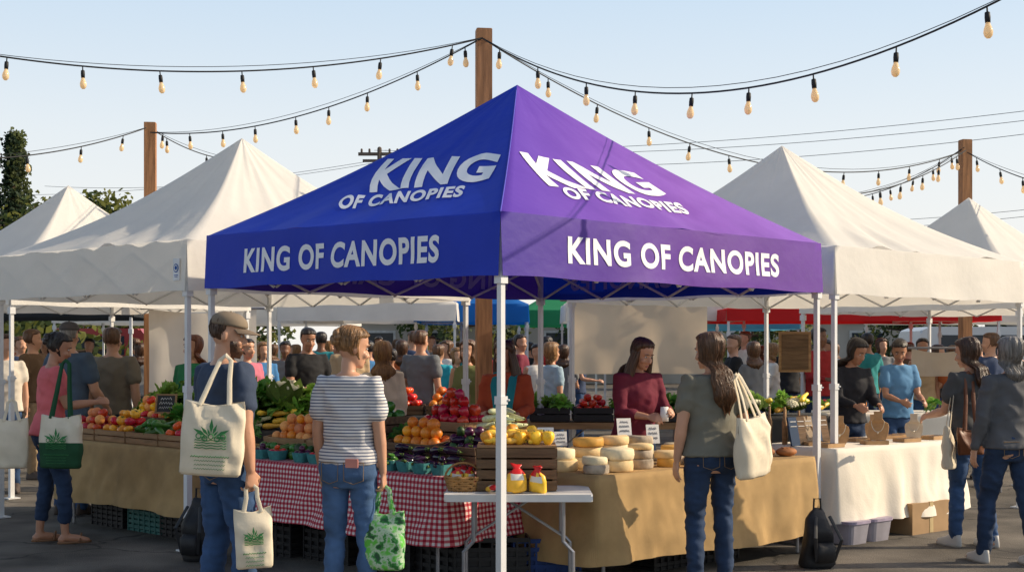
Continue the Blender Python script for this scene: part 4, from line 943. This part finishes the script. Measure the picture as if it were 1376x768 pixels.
for i in range(11):
    bm=bmesh.new();r=.13;a0=.5
    pts=[(0,0)]+[(r*math.cos(t*a0/5),r*math.sin(t*a0/5)) for t in range(6)]
    lo=[bm.verts.new((x,y,0)) for x,y in pts];hi=[bm.verts.new((x,y,.055)) for x,y in pts]
    bm.faces.new(lo[::-1]);bm.faces.new(hi)
    for k in range(len(pts)): bm.faces.new((lo[k],lo[(k+1)%len(pts)],hi[(k+1)%len(pts)],hi[k]))
    mk('cheese_wedge',bm,RIND[random.choice([0,2,3])],loc=fp(C_,.95+.12*i-(.9 if i>7 else 0),.06+U(0,.05)+(.6 if i>7 else 0),z+.003),rz=U(0,6),label='cut cheese wedge lying on burlap cloth',cat='cheese',group='cheese wedges on the stall')
CRUST=M('crust',(.33,.13,.045),.7,.3,12,.5,30)
for i,(u,v) in enumerate([(1.72,.2),(1.9,.18),(2.08,.25),(1.84,.38),(2.02,.45),(2.18,.42),(1.95,.30),(2.2,.15)]):
    bm=bmesh.new();ell(bm,(0,0,.035),(.09,.065,.036),n=18,m=10)
    for k in(-1,0,1): tube(bm,[(k*.035-.012,-.03,.066),(k*.035+.012,.03,.066)],[.005],n=5)
    mk('bread_loaf',bm,CRUST,smooth=True,loc=fp(C_,u,v,z+(.05 if i==6 else 0)),rz=U(0,3),label='small brown crusty loaf on burlap cloth',cat='bread',group='loaves on the stall')
CARDM=M('price_card',(.8,.79,.76),.7,.03);INK=M('ink',(.04,.04,.05),.8,.1)
def card(loc,rz,w=.10,h=.12,chalk=False,lines=3,lab='white handwritten price card standing on the stall'):
    bm=bmesh.new();box(bm,(0,0,h/2),(w,.004,h),mi=0)
    if chalk:
        for s in((0,0,.008,w+.02),(0,h,.008,w+.02)): box(bm,(0,-.001,s[1]),(s[3],.012,.014),mi=2)
        for x in(-w/2,w/2): box(bm,(x,-.001,h/2),(.014,.012,h-.016),mi=2)
    for k in range(lines):
        zc=h*(.78-.25*k);pts=[];n=9+k*2;ww=w*(.34 if k else .28)
        for j in range(n): pts.append((-ww+2*ww*j/(n-1),-.0035,zc+(.010 if j%2 else -.008)*(h/.12)*U(.5,1)))
        tube(bm,pts,[.0014 if not chalk else .003],n=4,cap=False,mi=1)
    for v in bm.verts: v.co=Matrix.Rotation(rad(-12),3,'X')@v.co
    return mk('chalkboard_sign' if chalk else 'price_card',bm,[BLACKCL if chalk else CARDM,CARDM if chalk else INK,WOOD],loc=loc,rz=rz,label='small wood-framed chalkboard with chalk writing' if chalk else lab,cat='chalkboard' if chalk else 'price card',group='chalkboards' if chalk else 'price cards')
for (u,v,z_,w_,h_) in[(.02,.52,.90,.11,.13),(.22,.58,.89,.09,.10),(.52,.36,.74,.09,.11),(.86,.58,.93,.11,.13),(1.08,.50,.87,.10,.14),(1.55,.2,.74,.09,.11)]:
    card(fp(C_,u,v,z_),U(-.2,.35),w_,h_)
card(Vector((gx(222,11.7),11.7,1.0)),rad(-12),.18,.16,True);card(Vector((gx(617,12.9),12.9,.98)),rad(0),.2,.13,True,2)
card(fp(B_,1.1,.45,.93),rad(-30),.10,.09,True,2)
crate(W_,.20,.70,.17,.5,.667,.27,DWOOD,'weathered wooden crate turned as a display riser')
bm=bmesh.new();box(bm,(.25,.165,0),(.5,.33,.014));mk('wooden_board',bm,WOOD,loc=fp(W_,.20,.17,.947),label='thin wooden board lying across the crate',cat='board')
pile(['yellow_squash'],W_,.24,.66,.2,.46,.955,.03,2,long=True)
for u in(.26,.36,.47,.57,.65): put('gourd',fp(W_,u,.24,1.0),.042,lab='small yellow gourd on top of the wooden crate')
for u,v in((.3,.4),(.42,.42),(.55,.4)): put('gourd',fp(W_,u,v,1.03),.042,lab='small yellow gourd on top of the wooden crate')
def basket(loc,rx,ry,h,lab):
    bm=bmesh.new()
    for k in range(6):
        t=k/5;a=[(math.cos(q*math.pi/12)*rx*(.8+.2*t),math.sin(q*math.pi/12)*ry*(.8+.2*t),.01+h*t+.005*math.sin(q*4+k*3)) for q in range(25)]
        tube(bm,a,[.009],n=6,cap=False)
    for q in range(20):
        an=q*2*math.pi/20;tube(bm,[(math.cos(an)*rx*.8,math.sin(an)*ry*.8,0),(math.cos(an)*rx,math.sin(an)*ry,h)],[.005],n=5)
    stack(bm,[(0,rx*.8,ry*.8,-ry*.8),(.012,rx*.8,ry*.8,-ry*.8)],n=20)
    tube(bm,[(math.cos(t)*rx,0,h+math.sin(t)*.10) for t in[math.pi*k/10 for k in range(11)]],[.007],n=6)
    return mk('wicker_basket',bm,M('wicker',(.38,.2,.07),.7,.3,20),smooth=True,loc=loc,label=lab,cat='basket')
basket(fp(W_,.11,.22,.668),.115,.09,.075,'wicker basket of wrapped goods on the white table')
WR=[M('yellow_wrap',(.85,.5,.05),.3,.1,rnd=.1),M('red_wrap',(.6,.02,.02),.3,.1),M('white_wrap',(.7,.68,.62),.4,.1)]
def pack(loc,s,rz,lean):
    bm=bmesh.new();stack(bm,[(-.95*s,.5*s,.2*s,-.2*s),(-.8*s,.68*s,.36*s,-.36*s),(-.1*s,.72*s,.4*s,-.4*s),(.35*s,.62*s,.34*s,-.34*s),(.62*s,.28*s,.15*s,-.15*s),(.72*s,.2*s,.1*s,-.1*s),(1.0*s,.42*s,.08*s,-.08*s)],n=24)
    for v in bm.verts: v.co+=v.co*.22*noise.noise(v.co*26+Vector((loc[0]*9,0,0)))
    for f in bm.faces:
        c=f.calc_center_median();f.material_index=1 if c.z>.45*s else (2 if abs(c.z+.1*s)<.3*s and abs(c.x)<.45*s else 0)
    o=mk('wrapped_parcel',bm,WR,smooth=True,loc=loc,rz=rz,label='yellow and red wrapped food bag tied at the top',cat='food package',group='wrapped food packages')
    o.rotation_euler=(lean,U(-.25,.25),rz)
pack(fp(W_,.45,.08,.668+.085),.09,.2,-.15);pack(fp(W_,.58,.09,.668+.08),.085,-.5,.2);pack(fp(W_,.30,.08,.668+.03),.05,.5,1.3)
pack(fp(W_,.07,.22,.668+.09),.065,.1,.3);pack(fp(W_,.15,.22,.668+.09),.065,.9,.2);pack(fp(W_,.11,.26,.668+.10),.06,.4,-.4)
# ---------------------------------------------------------------- jewellery stall
BUST=[M('tan_linen_bust',(.45,.27,.13),.8,.12,20,.4,60),M('cream_linen_bust',(.62,.5,.36),.8,.1,20,.4,60)]
SILV=M('silver',(.6,.55,.45),.3,.1,metal=.8)
def bust(fr,u,v,s,rz,m=0):
    bm=bmesh.new();out=[(.030,.22),(.028,.17),(.042,.15),(.068,.135),(.074,.11),(.068,.06),(.055,.02),(.04,0)]
    pts=[(x*s,z_*s) for x,z_ in out]+[(-x*s,z_*s) for x,z_ in reversed(out)]
    def yy(x,z_,b): return (-.028*s*math.cos(x/(.08*s)*1.4)+ (0.0 if not b else .016*s)) + .05*(z_-.1*s)
    fr_=[bm.verts.new((x,yy(x,z_,0),z_)) for x,z_ in pts];bk=[bm.verts.new((x,yy(x,z_,1),z_)) for x,z_ in pts]
    n=len(pts);h=n//2
    for i in range(h-1):
        bm.faces.new((fr_[i],fr_[i+1],fr_[n-2-i],fr_[n-1-i]));bm.faces.new((bk[n-1-i],bk[n-2-i],bk[i+1],bk[i]))
    for i in range(n): j=(i+1)%n;bm.faces.new((fr_[i],bk[i],bk[j],fr_[j]))
    tube(bm,[(.045*s*math.cos(t),-.036*s,.15*s-.075*s*math.sin(t)) for t in[math.pi*k/12 for k in range(13)]],[.0035],n=5,mi=1)
    ell(bm,(0,-.038*s,.07*s),(.009,.005,.012),n=8,m=6,mi=1)
    tube(bm,[(0,.0,.15*s),(0,.07*s,0)],[.006],n=5)
    mk('jewellery_bust',bm,[BUST[m],SILV],loc=fp(fr,u,v,.757),rz=rz,label='tan necklace display bust on cream cloth' if m==0 else 'cream necklace display bust on cream cloth',cat='jewellery bust',group='necklace display busts')
for u,v,s,m in[(.42,.28,1.1,0),(.66,.46,1.0,1),(.92,.25,1.2,0),(1.2,.5,1.,0),(1.4,.22,1.05,1),(.22,.5,1.1,0)]: bust(J_,u,v,s,U(-.4,.3),m)
TR=M('display_tray',(.42,.26,.13),.7,.25,6)
for i,(u,v) in enumerate([(.12,.15),(.2,.35),(.68,.12),(.85,.40),(1.15,.12),(1.6,.15),(1.62,.45),(1.38,.45)]):
    bm=bmesh.new();box(bm,(0,0,.008),(.2,.13,.014))
    for y in(-.065,.065):box(bm,(0,y,.018),(.2,.008,.03))
    for x in(-.1,.1):box(bm,(x,0,.018),(.008,.122,.03))
    for k in range(5):tube(bm,[(-.07+.035*k,-.045,.024),(-.07+.035*k+U(-.01,.01),.045,.024)],[.008],n=6,mi=1+k%2)
    mk('display_tray',bm,[TR,METAL,CRUST],loc=fp(J_,u,v,.757),rz=U(0,.7),label='wooden tray of small handmade goods on cream cloth',cat='tray',group='display trays on the stall')
for i in range(4):
    bm=bmesh.new();h=U(.22,.32);stack(bm,[(0,.02,.02,-.02),(h*.6,.022,.022,-.022),(h*.75,.01,.01,-.01),(h,.01,.01,-.01)],n=10)
    mk('wooden_bottle_stand',bm,WOOD,smooth=True,loc=fp(J_,-.02+.09*i,.62+U(-.05,.05),.757),label='turned wooden stand on the craft stall',cat='wooden stand',group='turned wooden stands')
NB=[M('navy_cover',(.03,.06,.12)),DWOOD,M('kraft',(.4,.3,.2))]
for i in range(5):
    bm=bmesh.new();box(bm,(0,0,.12),(.09,.02,.24));tube(bm,[(-.03,-.012,.2),(.03,-.012,.2)],[.004],n=4,mi=1);tube(bm,[(-.03,-.012,.16),(.03,-.012,.16)],[.004],n=4,mi=1)
    o=mk('notebook',bm,[NB[i%3],CARDM],loc=fp(J_,.02+.1*i,.42,.757),rz=.5,label='upright covered notebook displayed on the craft stall',cat='notebook',group='notebooks on the craft stall');o.rotation_euler[0]=-.25
bm=bmesh.new();box(bm,(0,0,.22),(.35,.03,.44));box(bm,(0,-.02,.22),(.29,.01,.38),mi=1)
mk('framed_panel',bm,[WOOD,DWOOD],loc=(gx(1068,14.6),14.6,1.3),label='dark brown framed panel at the rear stall',cat='panel')
# ---------------------------------------------------------------- crates/bags under tables
def plcrate(x,y,z,s=(.5,.34,.28),rz=0,mat=BLACKP,lab='black plastic crate stored under the table'):
    bm=bmesh.new();sx,sy,sz=s;box(bm,(0,0,.01),(sx,sy,.02))
    for k in range(5):
        zz=.04+k*(sz-.05)/4
        for yy in(-sy/2,sy/2):box(bm,(0,yy,zz),(sx,.012,.028))
        for xx in(-sx/2,sx/2):box(bm,(xx,0,zz),(.012,sy-.014,.028))
    for k in range(7):
        xx=-sx/2+sx*k/6
        for yy in(-sy/2,sy/2):box(bm,(xx,yy*1.01,sz/2),(.014,.016,sz))
    box(bm,(0,0,sz*.4),(sx*.93,sy*.93,sz*.6))
    mk('plastic_crate',bm,mat,loc=(x,y,z),rz=rz,label=lab,cat='crate',group='plastic crates under tables')
r45=math.atan2(B_[1].y,B_[1].x)
for u,v in((.3,.3),(.9,.35),(1.6,.3),(2.0,.35)): p=fp(B_,u,v,0);plcrate(p.x,p.y,0,rz=r45)
p=fp(B_,1.6,.32,.285);plcrate(p.x,p.y,.285,rz=r45+.1)
TPL=M('teal_plastic',(.03,.12,.11),.5)
for u,v in((.5,.35),(1.1,.35),(1.6,.35)): p=fp(A_,u,v,0);plcrate(p.x,p.y,0,(.5,.34,.22),r45,BLACKP if u!=1.1 else TPL)
for u,v in((1.0,.4),(1.5,.4)): p=fp(C_,u,v,0);plcrate(p.x,p.y,0,(.42,.34,.3),math.atan2(C_[1].y,C_[1].x))
plcrate(-.15,9.1,0,(.5,.36,.30),.1);plcrate(.22,9.2,0,(.45,.34,.28),.1,M('blue_plastic',(.015,.05,.2),.5),'blue plastic bin stored under the table')
def cardbox(x,y,s,rz):
    bm=bmesh.new();box(bm,(0,0,s[2]/2),s);box(bm,(0,-s[1]/2-.002,s[2]*.5),(.05,.002,s[2]*.98),mi=1);box(bm,(0,0,s[2]+.003),(.05,s[1],.003),mi=1)
    v=[bm.verts.new(q) for q in((s[0]/2,-s[1]/2,s[2]),(s[0]/2,s[1]/2,s[2]),(s[0]/2+.12,s[1]/2,s[2]-.04),(s[0]/2+.12,-s[1]/2,s[2]-.04))];bm.faces.new(v)
    mk('cardboard_box',bm,[CARD,M('tape',(.5,.38,.2),.4)],loc=(x,y,0),rz=rz,label='taped cardboard box stored under the table',cat='box',group='cardboard boxes')
rJ=math.atan2(J_[1].y,J_[1].x)
p=fp(J_,1.15,.05,0);cardbox(p.x,p.y,(.55,.34,.26),rJ);p=fp(J_,.75,.3,0);cardbox(p.x,p.y,(.36,.3,.22),rJ)
BIN=M('clear_plastic_bin',(.5,.48,.55),.2,.1,trans=.4);BLID=M('bin_lid',(.35,.3,.4),.4)
for u in(.12,.42):
    p=fp(J_,u,.02,0);bm=bmesh.new();stack(bm,[(0,.12,.16,-.16),(.16,.14,.18,-.18)],n=20,pw=.35);stack(bm,[(.162,.15,.19,-.19),(.185,.15,.19,-.19)],n=20,pw=.35,mi=1)
    mk('storage_bin',bm,[BIN,BLID],loc=p,rz=rJ,label='translucent lidded storage bin under the table',cat='storage bin',group='storage bins')
# ---------------------------------------------------------------- hanging backdrops
def sheet(x0,x1,d,z0,z1,m,lab,seed=0,emblem=False):
    bm=bmesh.new();nx,nz=40,20;g=[]
    for j in range(nz+1):
        row=[]
        for i in range(nx+1):
            u=i/nx;h=j/nz;row.append(bm.verts.new(((x1-x0)*u,.04*noise.noise(Vector((u*5+seed,h*2,0)))+.014*math.sin(u*14+h*3),(z1-z0)*h-.05*math.sin(math.pi*u)*h)))
        g.append(row)
    for j in range(nz):
        for i in range(nx): bm.faces.new((g[j][i],g[j][i+1],g[j+1][i+1],g[j+1][i]))
    o=mk('hanging_banner',bm,m,smooth=True,loc=(x0,d,z0),label=lab,cat='banner')
    bm=bmesh.new();tube(bm,[(-.1,0,z1-z0+.01),(x1-x0+.1,0,z1-z0+.01)],[.015],n=8);mk('rail',bm,METAL,parent=o)
sheet(gx(765,16),gx(950,16),16,1.25,2.12,M('cream_canvas',(.78,.62,.44),.85,.08,2,trans=.5),'wide cream canvas banner hanging behind the cheese stall',1)
sheet(gx(200,17),gx(345,17),17,1.0,2.05,M('white_canvas',(.78,.71,.62),.85,.08,2,trans=.5),'off-white canvas backdrop hanging behind the produce stall',2)
sheet(gx(1225,17),gx(1300,17),17,1.2,1.55,M('beige_canvas',(.66,.55,.42),.85,.08,2,trans=.5),'beige canvas panel hanging at a rear stall',3)
# ---------------------------------------------------------------- bags
CANV=M('canvas',(.72,.63,.48),.9,.08,8,.4,90,bd=.002);GRP=M('green_print',(.05,.22,.07),.8,.1);DGR=M('dark_green_canvas',(.02,.08,.035),.9,.1)
def leafprint(bm,c,s,y):
    for k in range(9):
        a=math.pi*(.04+.92*k/8);p=Vector((c[0],0,c[1]));d_=Vector((math.cos(a),0,math.sin(a)));n_=Vector((-d_.z,0,d_.x));l=s*(.85+.3*math.sin(k*2.1))
        v=[bm.verts.new(Vector((q.x,y-.0006*k,q.z))) for q in(p+d_*l*.25,p+d_*l*.6+n_*l*.10,p+d_*l,p+d_*l*.6-n_*l*.10)];bm.faces.new(v)
    for k in range(4):
        n=12;tube(bm,[(c[0]+s*.85*math.cos(t*math.pi/n),y-.001,c[1]-s*(.10+.14*k)+s*.03*math.sin(t*2.5)) for t in range(n+1)],[.0026],n=4,cap=False)
    for k in range(5):
        r=s*.14;cc=(c[0]+(k-2)*s*.33,c[1]+s*(.0 if k%2 else .12));tube(bm,[(cc[0]+r*math.cos(t*math.pi/6),y-.002,cc[1]+r*math.sin(t*math.pi/6)) for t in range(13)],[.003],n=4,cap=False)
def words(bm,c,w,y,n=3,s=.018):
    for k in range(n):
        ww=w*(1 if k==0 else .8);m=int(ww/.007);tube(bm,[(c[0]-ww/2+ww*j/m,y,c[1]-s*k+(.005 if j%2 else -.004)*U(.4,1)) for j in range(m+1)],[.0015 if k else .0024],n=4,cap=False)
def tote(top,rz,w,h,dp,mat,lab,strap=.25,band=None,art=True,name='tote_bag',apexv=None,tilt=0):
    bm=bmesh.new();H=h
    lv=[(-H,w*.46,dp*.35,-dp*.35),(-H*.97,w*.5,dp*.5,-dp*.5),(-H*.6,w*.52,dp*.60,-dp*.60),(-H*.25,w*.50,dp*.45,-dp*.45),(-.02,w*.48,dp*.26,-dp*.26),(0,w*.475,dp*.2,-dp*.2)]
    L2=[]
    for i in range(len(lv)-1):
        for k in range(5): L2.append(tuple(lv[i][q]+(lv[i+1][q]-lv[i][q])*k/5 for q in range(4)))
    L2.append(lv[-1]);stack(bm,L2,n=56,pw=.6)
    for v in bm.verts:
        q=abs(v.co.x)/(w*.5);v.co.z-=.03*(1-q*q)*sm((v.co.z+H*.3)/(H*.3))+.012*noise.noise(v.co*5+Vector((w*30,0,0)))
        v.co+=Vector((0,1,0))*((abs(noise.noise(Vector((v.co.x*7+v.co.z*4,0,v.co.z*5-v.co.x*3))+Vector((w*9,h*5,0))))-.2)*.045*(1 if v.co.y>0 else -1)*-1)+Vector((1,0,0))*noise.noise(v.co*6)*.014
    if band:
        for f in bm.faces:
            if f.calc_center_median().z<-H*band: f.material_index=1
    o=mk(name,bm,[mat,DGR],smooth=True,loc=top,label=lab,cat='tote bag' if name=='tote_bag' else 'bag');o.rotation_euler=(0,tilt,rz)
    A=Vector(apexv) if apexv else Vector((0,0,strap))
    for s in(-1,1):
        bm=bmesh.new();y=s*dp*.2;a=Vector((-w*.24,y,-.03));b=Vector((w*.24,y,-.03));m_=A+Vector((0,y*.4,0))
        tube(bm,[a,a.lerp(m_,.5)+Vector((-w*.03,0,0)),m_+Vector((-.03,0,-.03)),m_,m_+Vector((.03,0,-.03)),b.lerp(m_,.5)+Vector((w*.03,0,0)),b],[(.012,.003)],n=8,ref=(1,0,0))
        mk('handle',bm,mat if not band else DGR,parent=o)
    if art:
        bm=bmesh.new();y=-dp*.60-.012;leafprint(bm,(0,-H*.50),w*.30,y);words(bm,(0,-H*.74),w*.62,y+.002,4,.022);mk('printed_emblem',bm,GRP,parent=o)
    return o
tote(Vector((gx(289,7.28),7.28,gz(537,7.28))),rad(4),.33,.41,.10,CANV,'cream canvas tote with green vegetable print worn on a shoulder',apexv=(.03,.10,.245),tilt=.06)
h=man['R'];tote(h+Vector((0,-.0,-.12)),rad(12),.20,.34,.08,CANV,'small cream canvas bag with green print held in a hand',strap=.13,tilt=-.05)
h=wom['R'];gb=tote(h+Vector((0,0,-.13)),rad(-10),.23,.34,.10,M('green_floral_print',(.55,.6,.5),.5,.3,14,c2=(.05,.32,.10)),'reusable shopping bag with bright green leafy print',strap=.14,art=False,name='shopping_bag')
mm=gb.data.materials[0];rp=[n for n in mm.node_tree.nodes if n.type=='VALTORGB'][0];cr_=rp.color_ramp;cr_.elements[0].position=.38;cr_.elements[0].color=(.02,.08,.03,1);cr_.elements[1].position=.60;cr_.elements[1].color=(.12,.5,.06,1);e_=cr_.elements.new(.5);e_.color=(.5,.6,.45,1);e_=cr_.elements.new(.45);e_.color=(.05,.3,.05,1)
[n for n in mm.node_tree.nodes if n.type=='TEX_NOISE'][0].inputs['Scale'].default_value=18
tote(Vector((gx(1007,8.68),8.60,gz(556,8.65))),rad(48),.34,.40,.11,CANV,'plain cream canvas tote hanging from a shoulder',art=False,apexv=(-.10,.03,.27),tilt=-.08)
tote(Vector((gx(82,10.45),10.45,gz(556,10.45))),rad(-8),.33,.42,.12,CANV,'cream canvas tote with dark green base hanging from a shoulder',band=.55,apexv=(-.02,.12,.42))
tote(Vector((gx(22,10.6),10.5,gz(560,10.5))),rad(20),.24,.40,.10,CANV,'cream canvas bag hanging from a forearm',strap=.14,art=False)
LEA=M('brown_leather',(.17,.06,.025),.45,.15,8,.3,60)
tote(Vector((gx(1306,10.35),10.38,gz(573,10.35))),rad(10),.21,.22,.07,LEA,'brown leather bag worn crossbody',art=False,name='shoulder_bag',apexv=(.05,.12,.42))
tote(Vector((gx(1276,10.5),10.5,gz(570,10.5))),rad(60),.26,.34,.08,CANV,'pale canvas bag hanging at the hip',art=False,apexv=(.08,-.03,.40))
bm=bmesh.new();box(bm,(0,0,0),(.075,.010,.05));bmesh.ops.bevel(bm,geom=bm.edges[:],offset=.004,segments=2)
mk('phone',bm,M('pink_phone_case',(.55,.22,.18),.4),loc=wom['M']@(Vector((.075,-.152,.955))*wom['sc']),rz=rad(-14),label='pink cased phone tucked in a back pocket',cat='phone')
NYL=M('black_nylon',(.018,.018,.02),.55,.2,9,.6,30)
def duffel(x,y,h,lab,rz=0,k=1.):
    bm=bmesh.new();lv=[(0,.10,.08,-.08),(.03,.125,.10,-.10),(h*.35,.135,.11,-.11),(h*.6,.12,.10,-.10),(h*.82,.11,.075,-.075),(h*.93,.085,.05,-.05),(h,.05,.02,-.02)]
    L2=[]
    for i in range(len(lv)-1):
        for q in range(4): L2.append(tuple(lv[i][w]+(lv[i+1][w]-lv[i][w])*q/4 for w in range(4)))
    stack(bm,[(a,b*k,c*k,d*k) for a,b,c,d in L2+[lv[-1]]],n=32,pw=.6)
    for v in bm.verts:v.co+=Vector((noise.noise(v.co*6+Vector((x,0,0))),noise.noise(v.co*6+Vector((5,x,0))),.4*noise.noise(v.co*5)))*.055
    o=mk('black_bag',bm,NYL,smooth=True,loc=(x,y,0),rz=rz,label=lab,cat='bag')
    bm=bmesh.new();tube(bm,[(-.05,-.07,h*.88),(-.10,-.15,h*.55),(-.07,-.12,h*.15)],[(.015,.004)],n=8);tube(bm,[(.06,-.07,h*.88),(.11,-.15,h*.5),(.07,-.12,h*.15)],[(.015,.004)],n=8)
    tube(bm,[(-.03,0,h*.95),(-.025,0,h+.07),(.025,0,h+.07),(.03,.0,h*.95)],[.008],n=6);mk('strap',bm,BLACKP,parent=o)
    bm=bmesh.new();stack(bm,[(h*.12,.07,-.09,-.14),(h*.38,.075,-.09,-.155),(h*.45,.06,-.09,-.12)],n=20,pw=.6);mk('pocket',bm,NYL,parent=o,smooth=True)
duffel(gx(1098,9.6),9.6,.42,'upright black backpack standing by a canopy pole',.3,.8);duffel(gx(259,9.7),9.9,.46,'tall black bag leaning by a tent pole',-.4,.8)
h=(ven['L']+ven['R'])/2
bm=bmesh.new();stack(bm,[(-.05,.03,.025,-.025),(0,.035,.03,-.03),(.06,.03,.02,-.02)],n=14);mk('paper_wrapped_cheese',bm,CARDM,smooth=True,loc=h,label='paper-wrapped cheese held by the vendor',cat='cheese')
print('time',time.time()-T0)
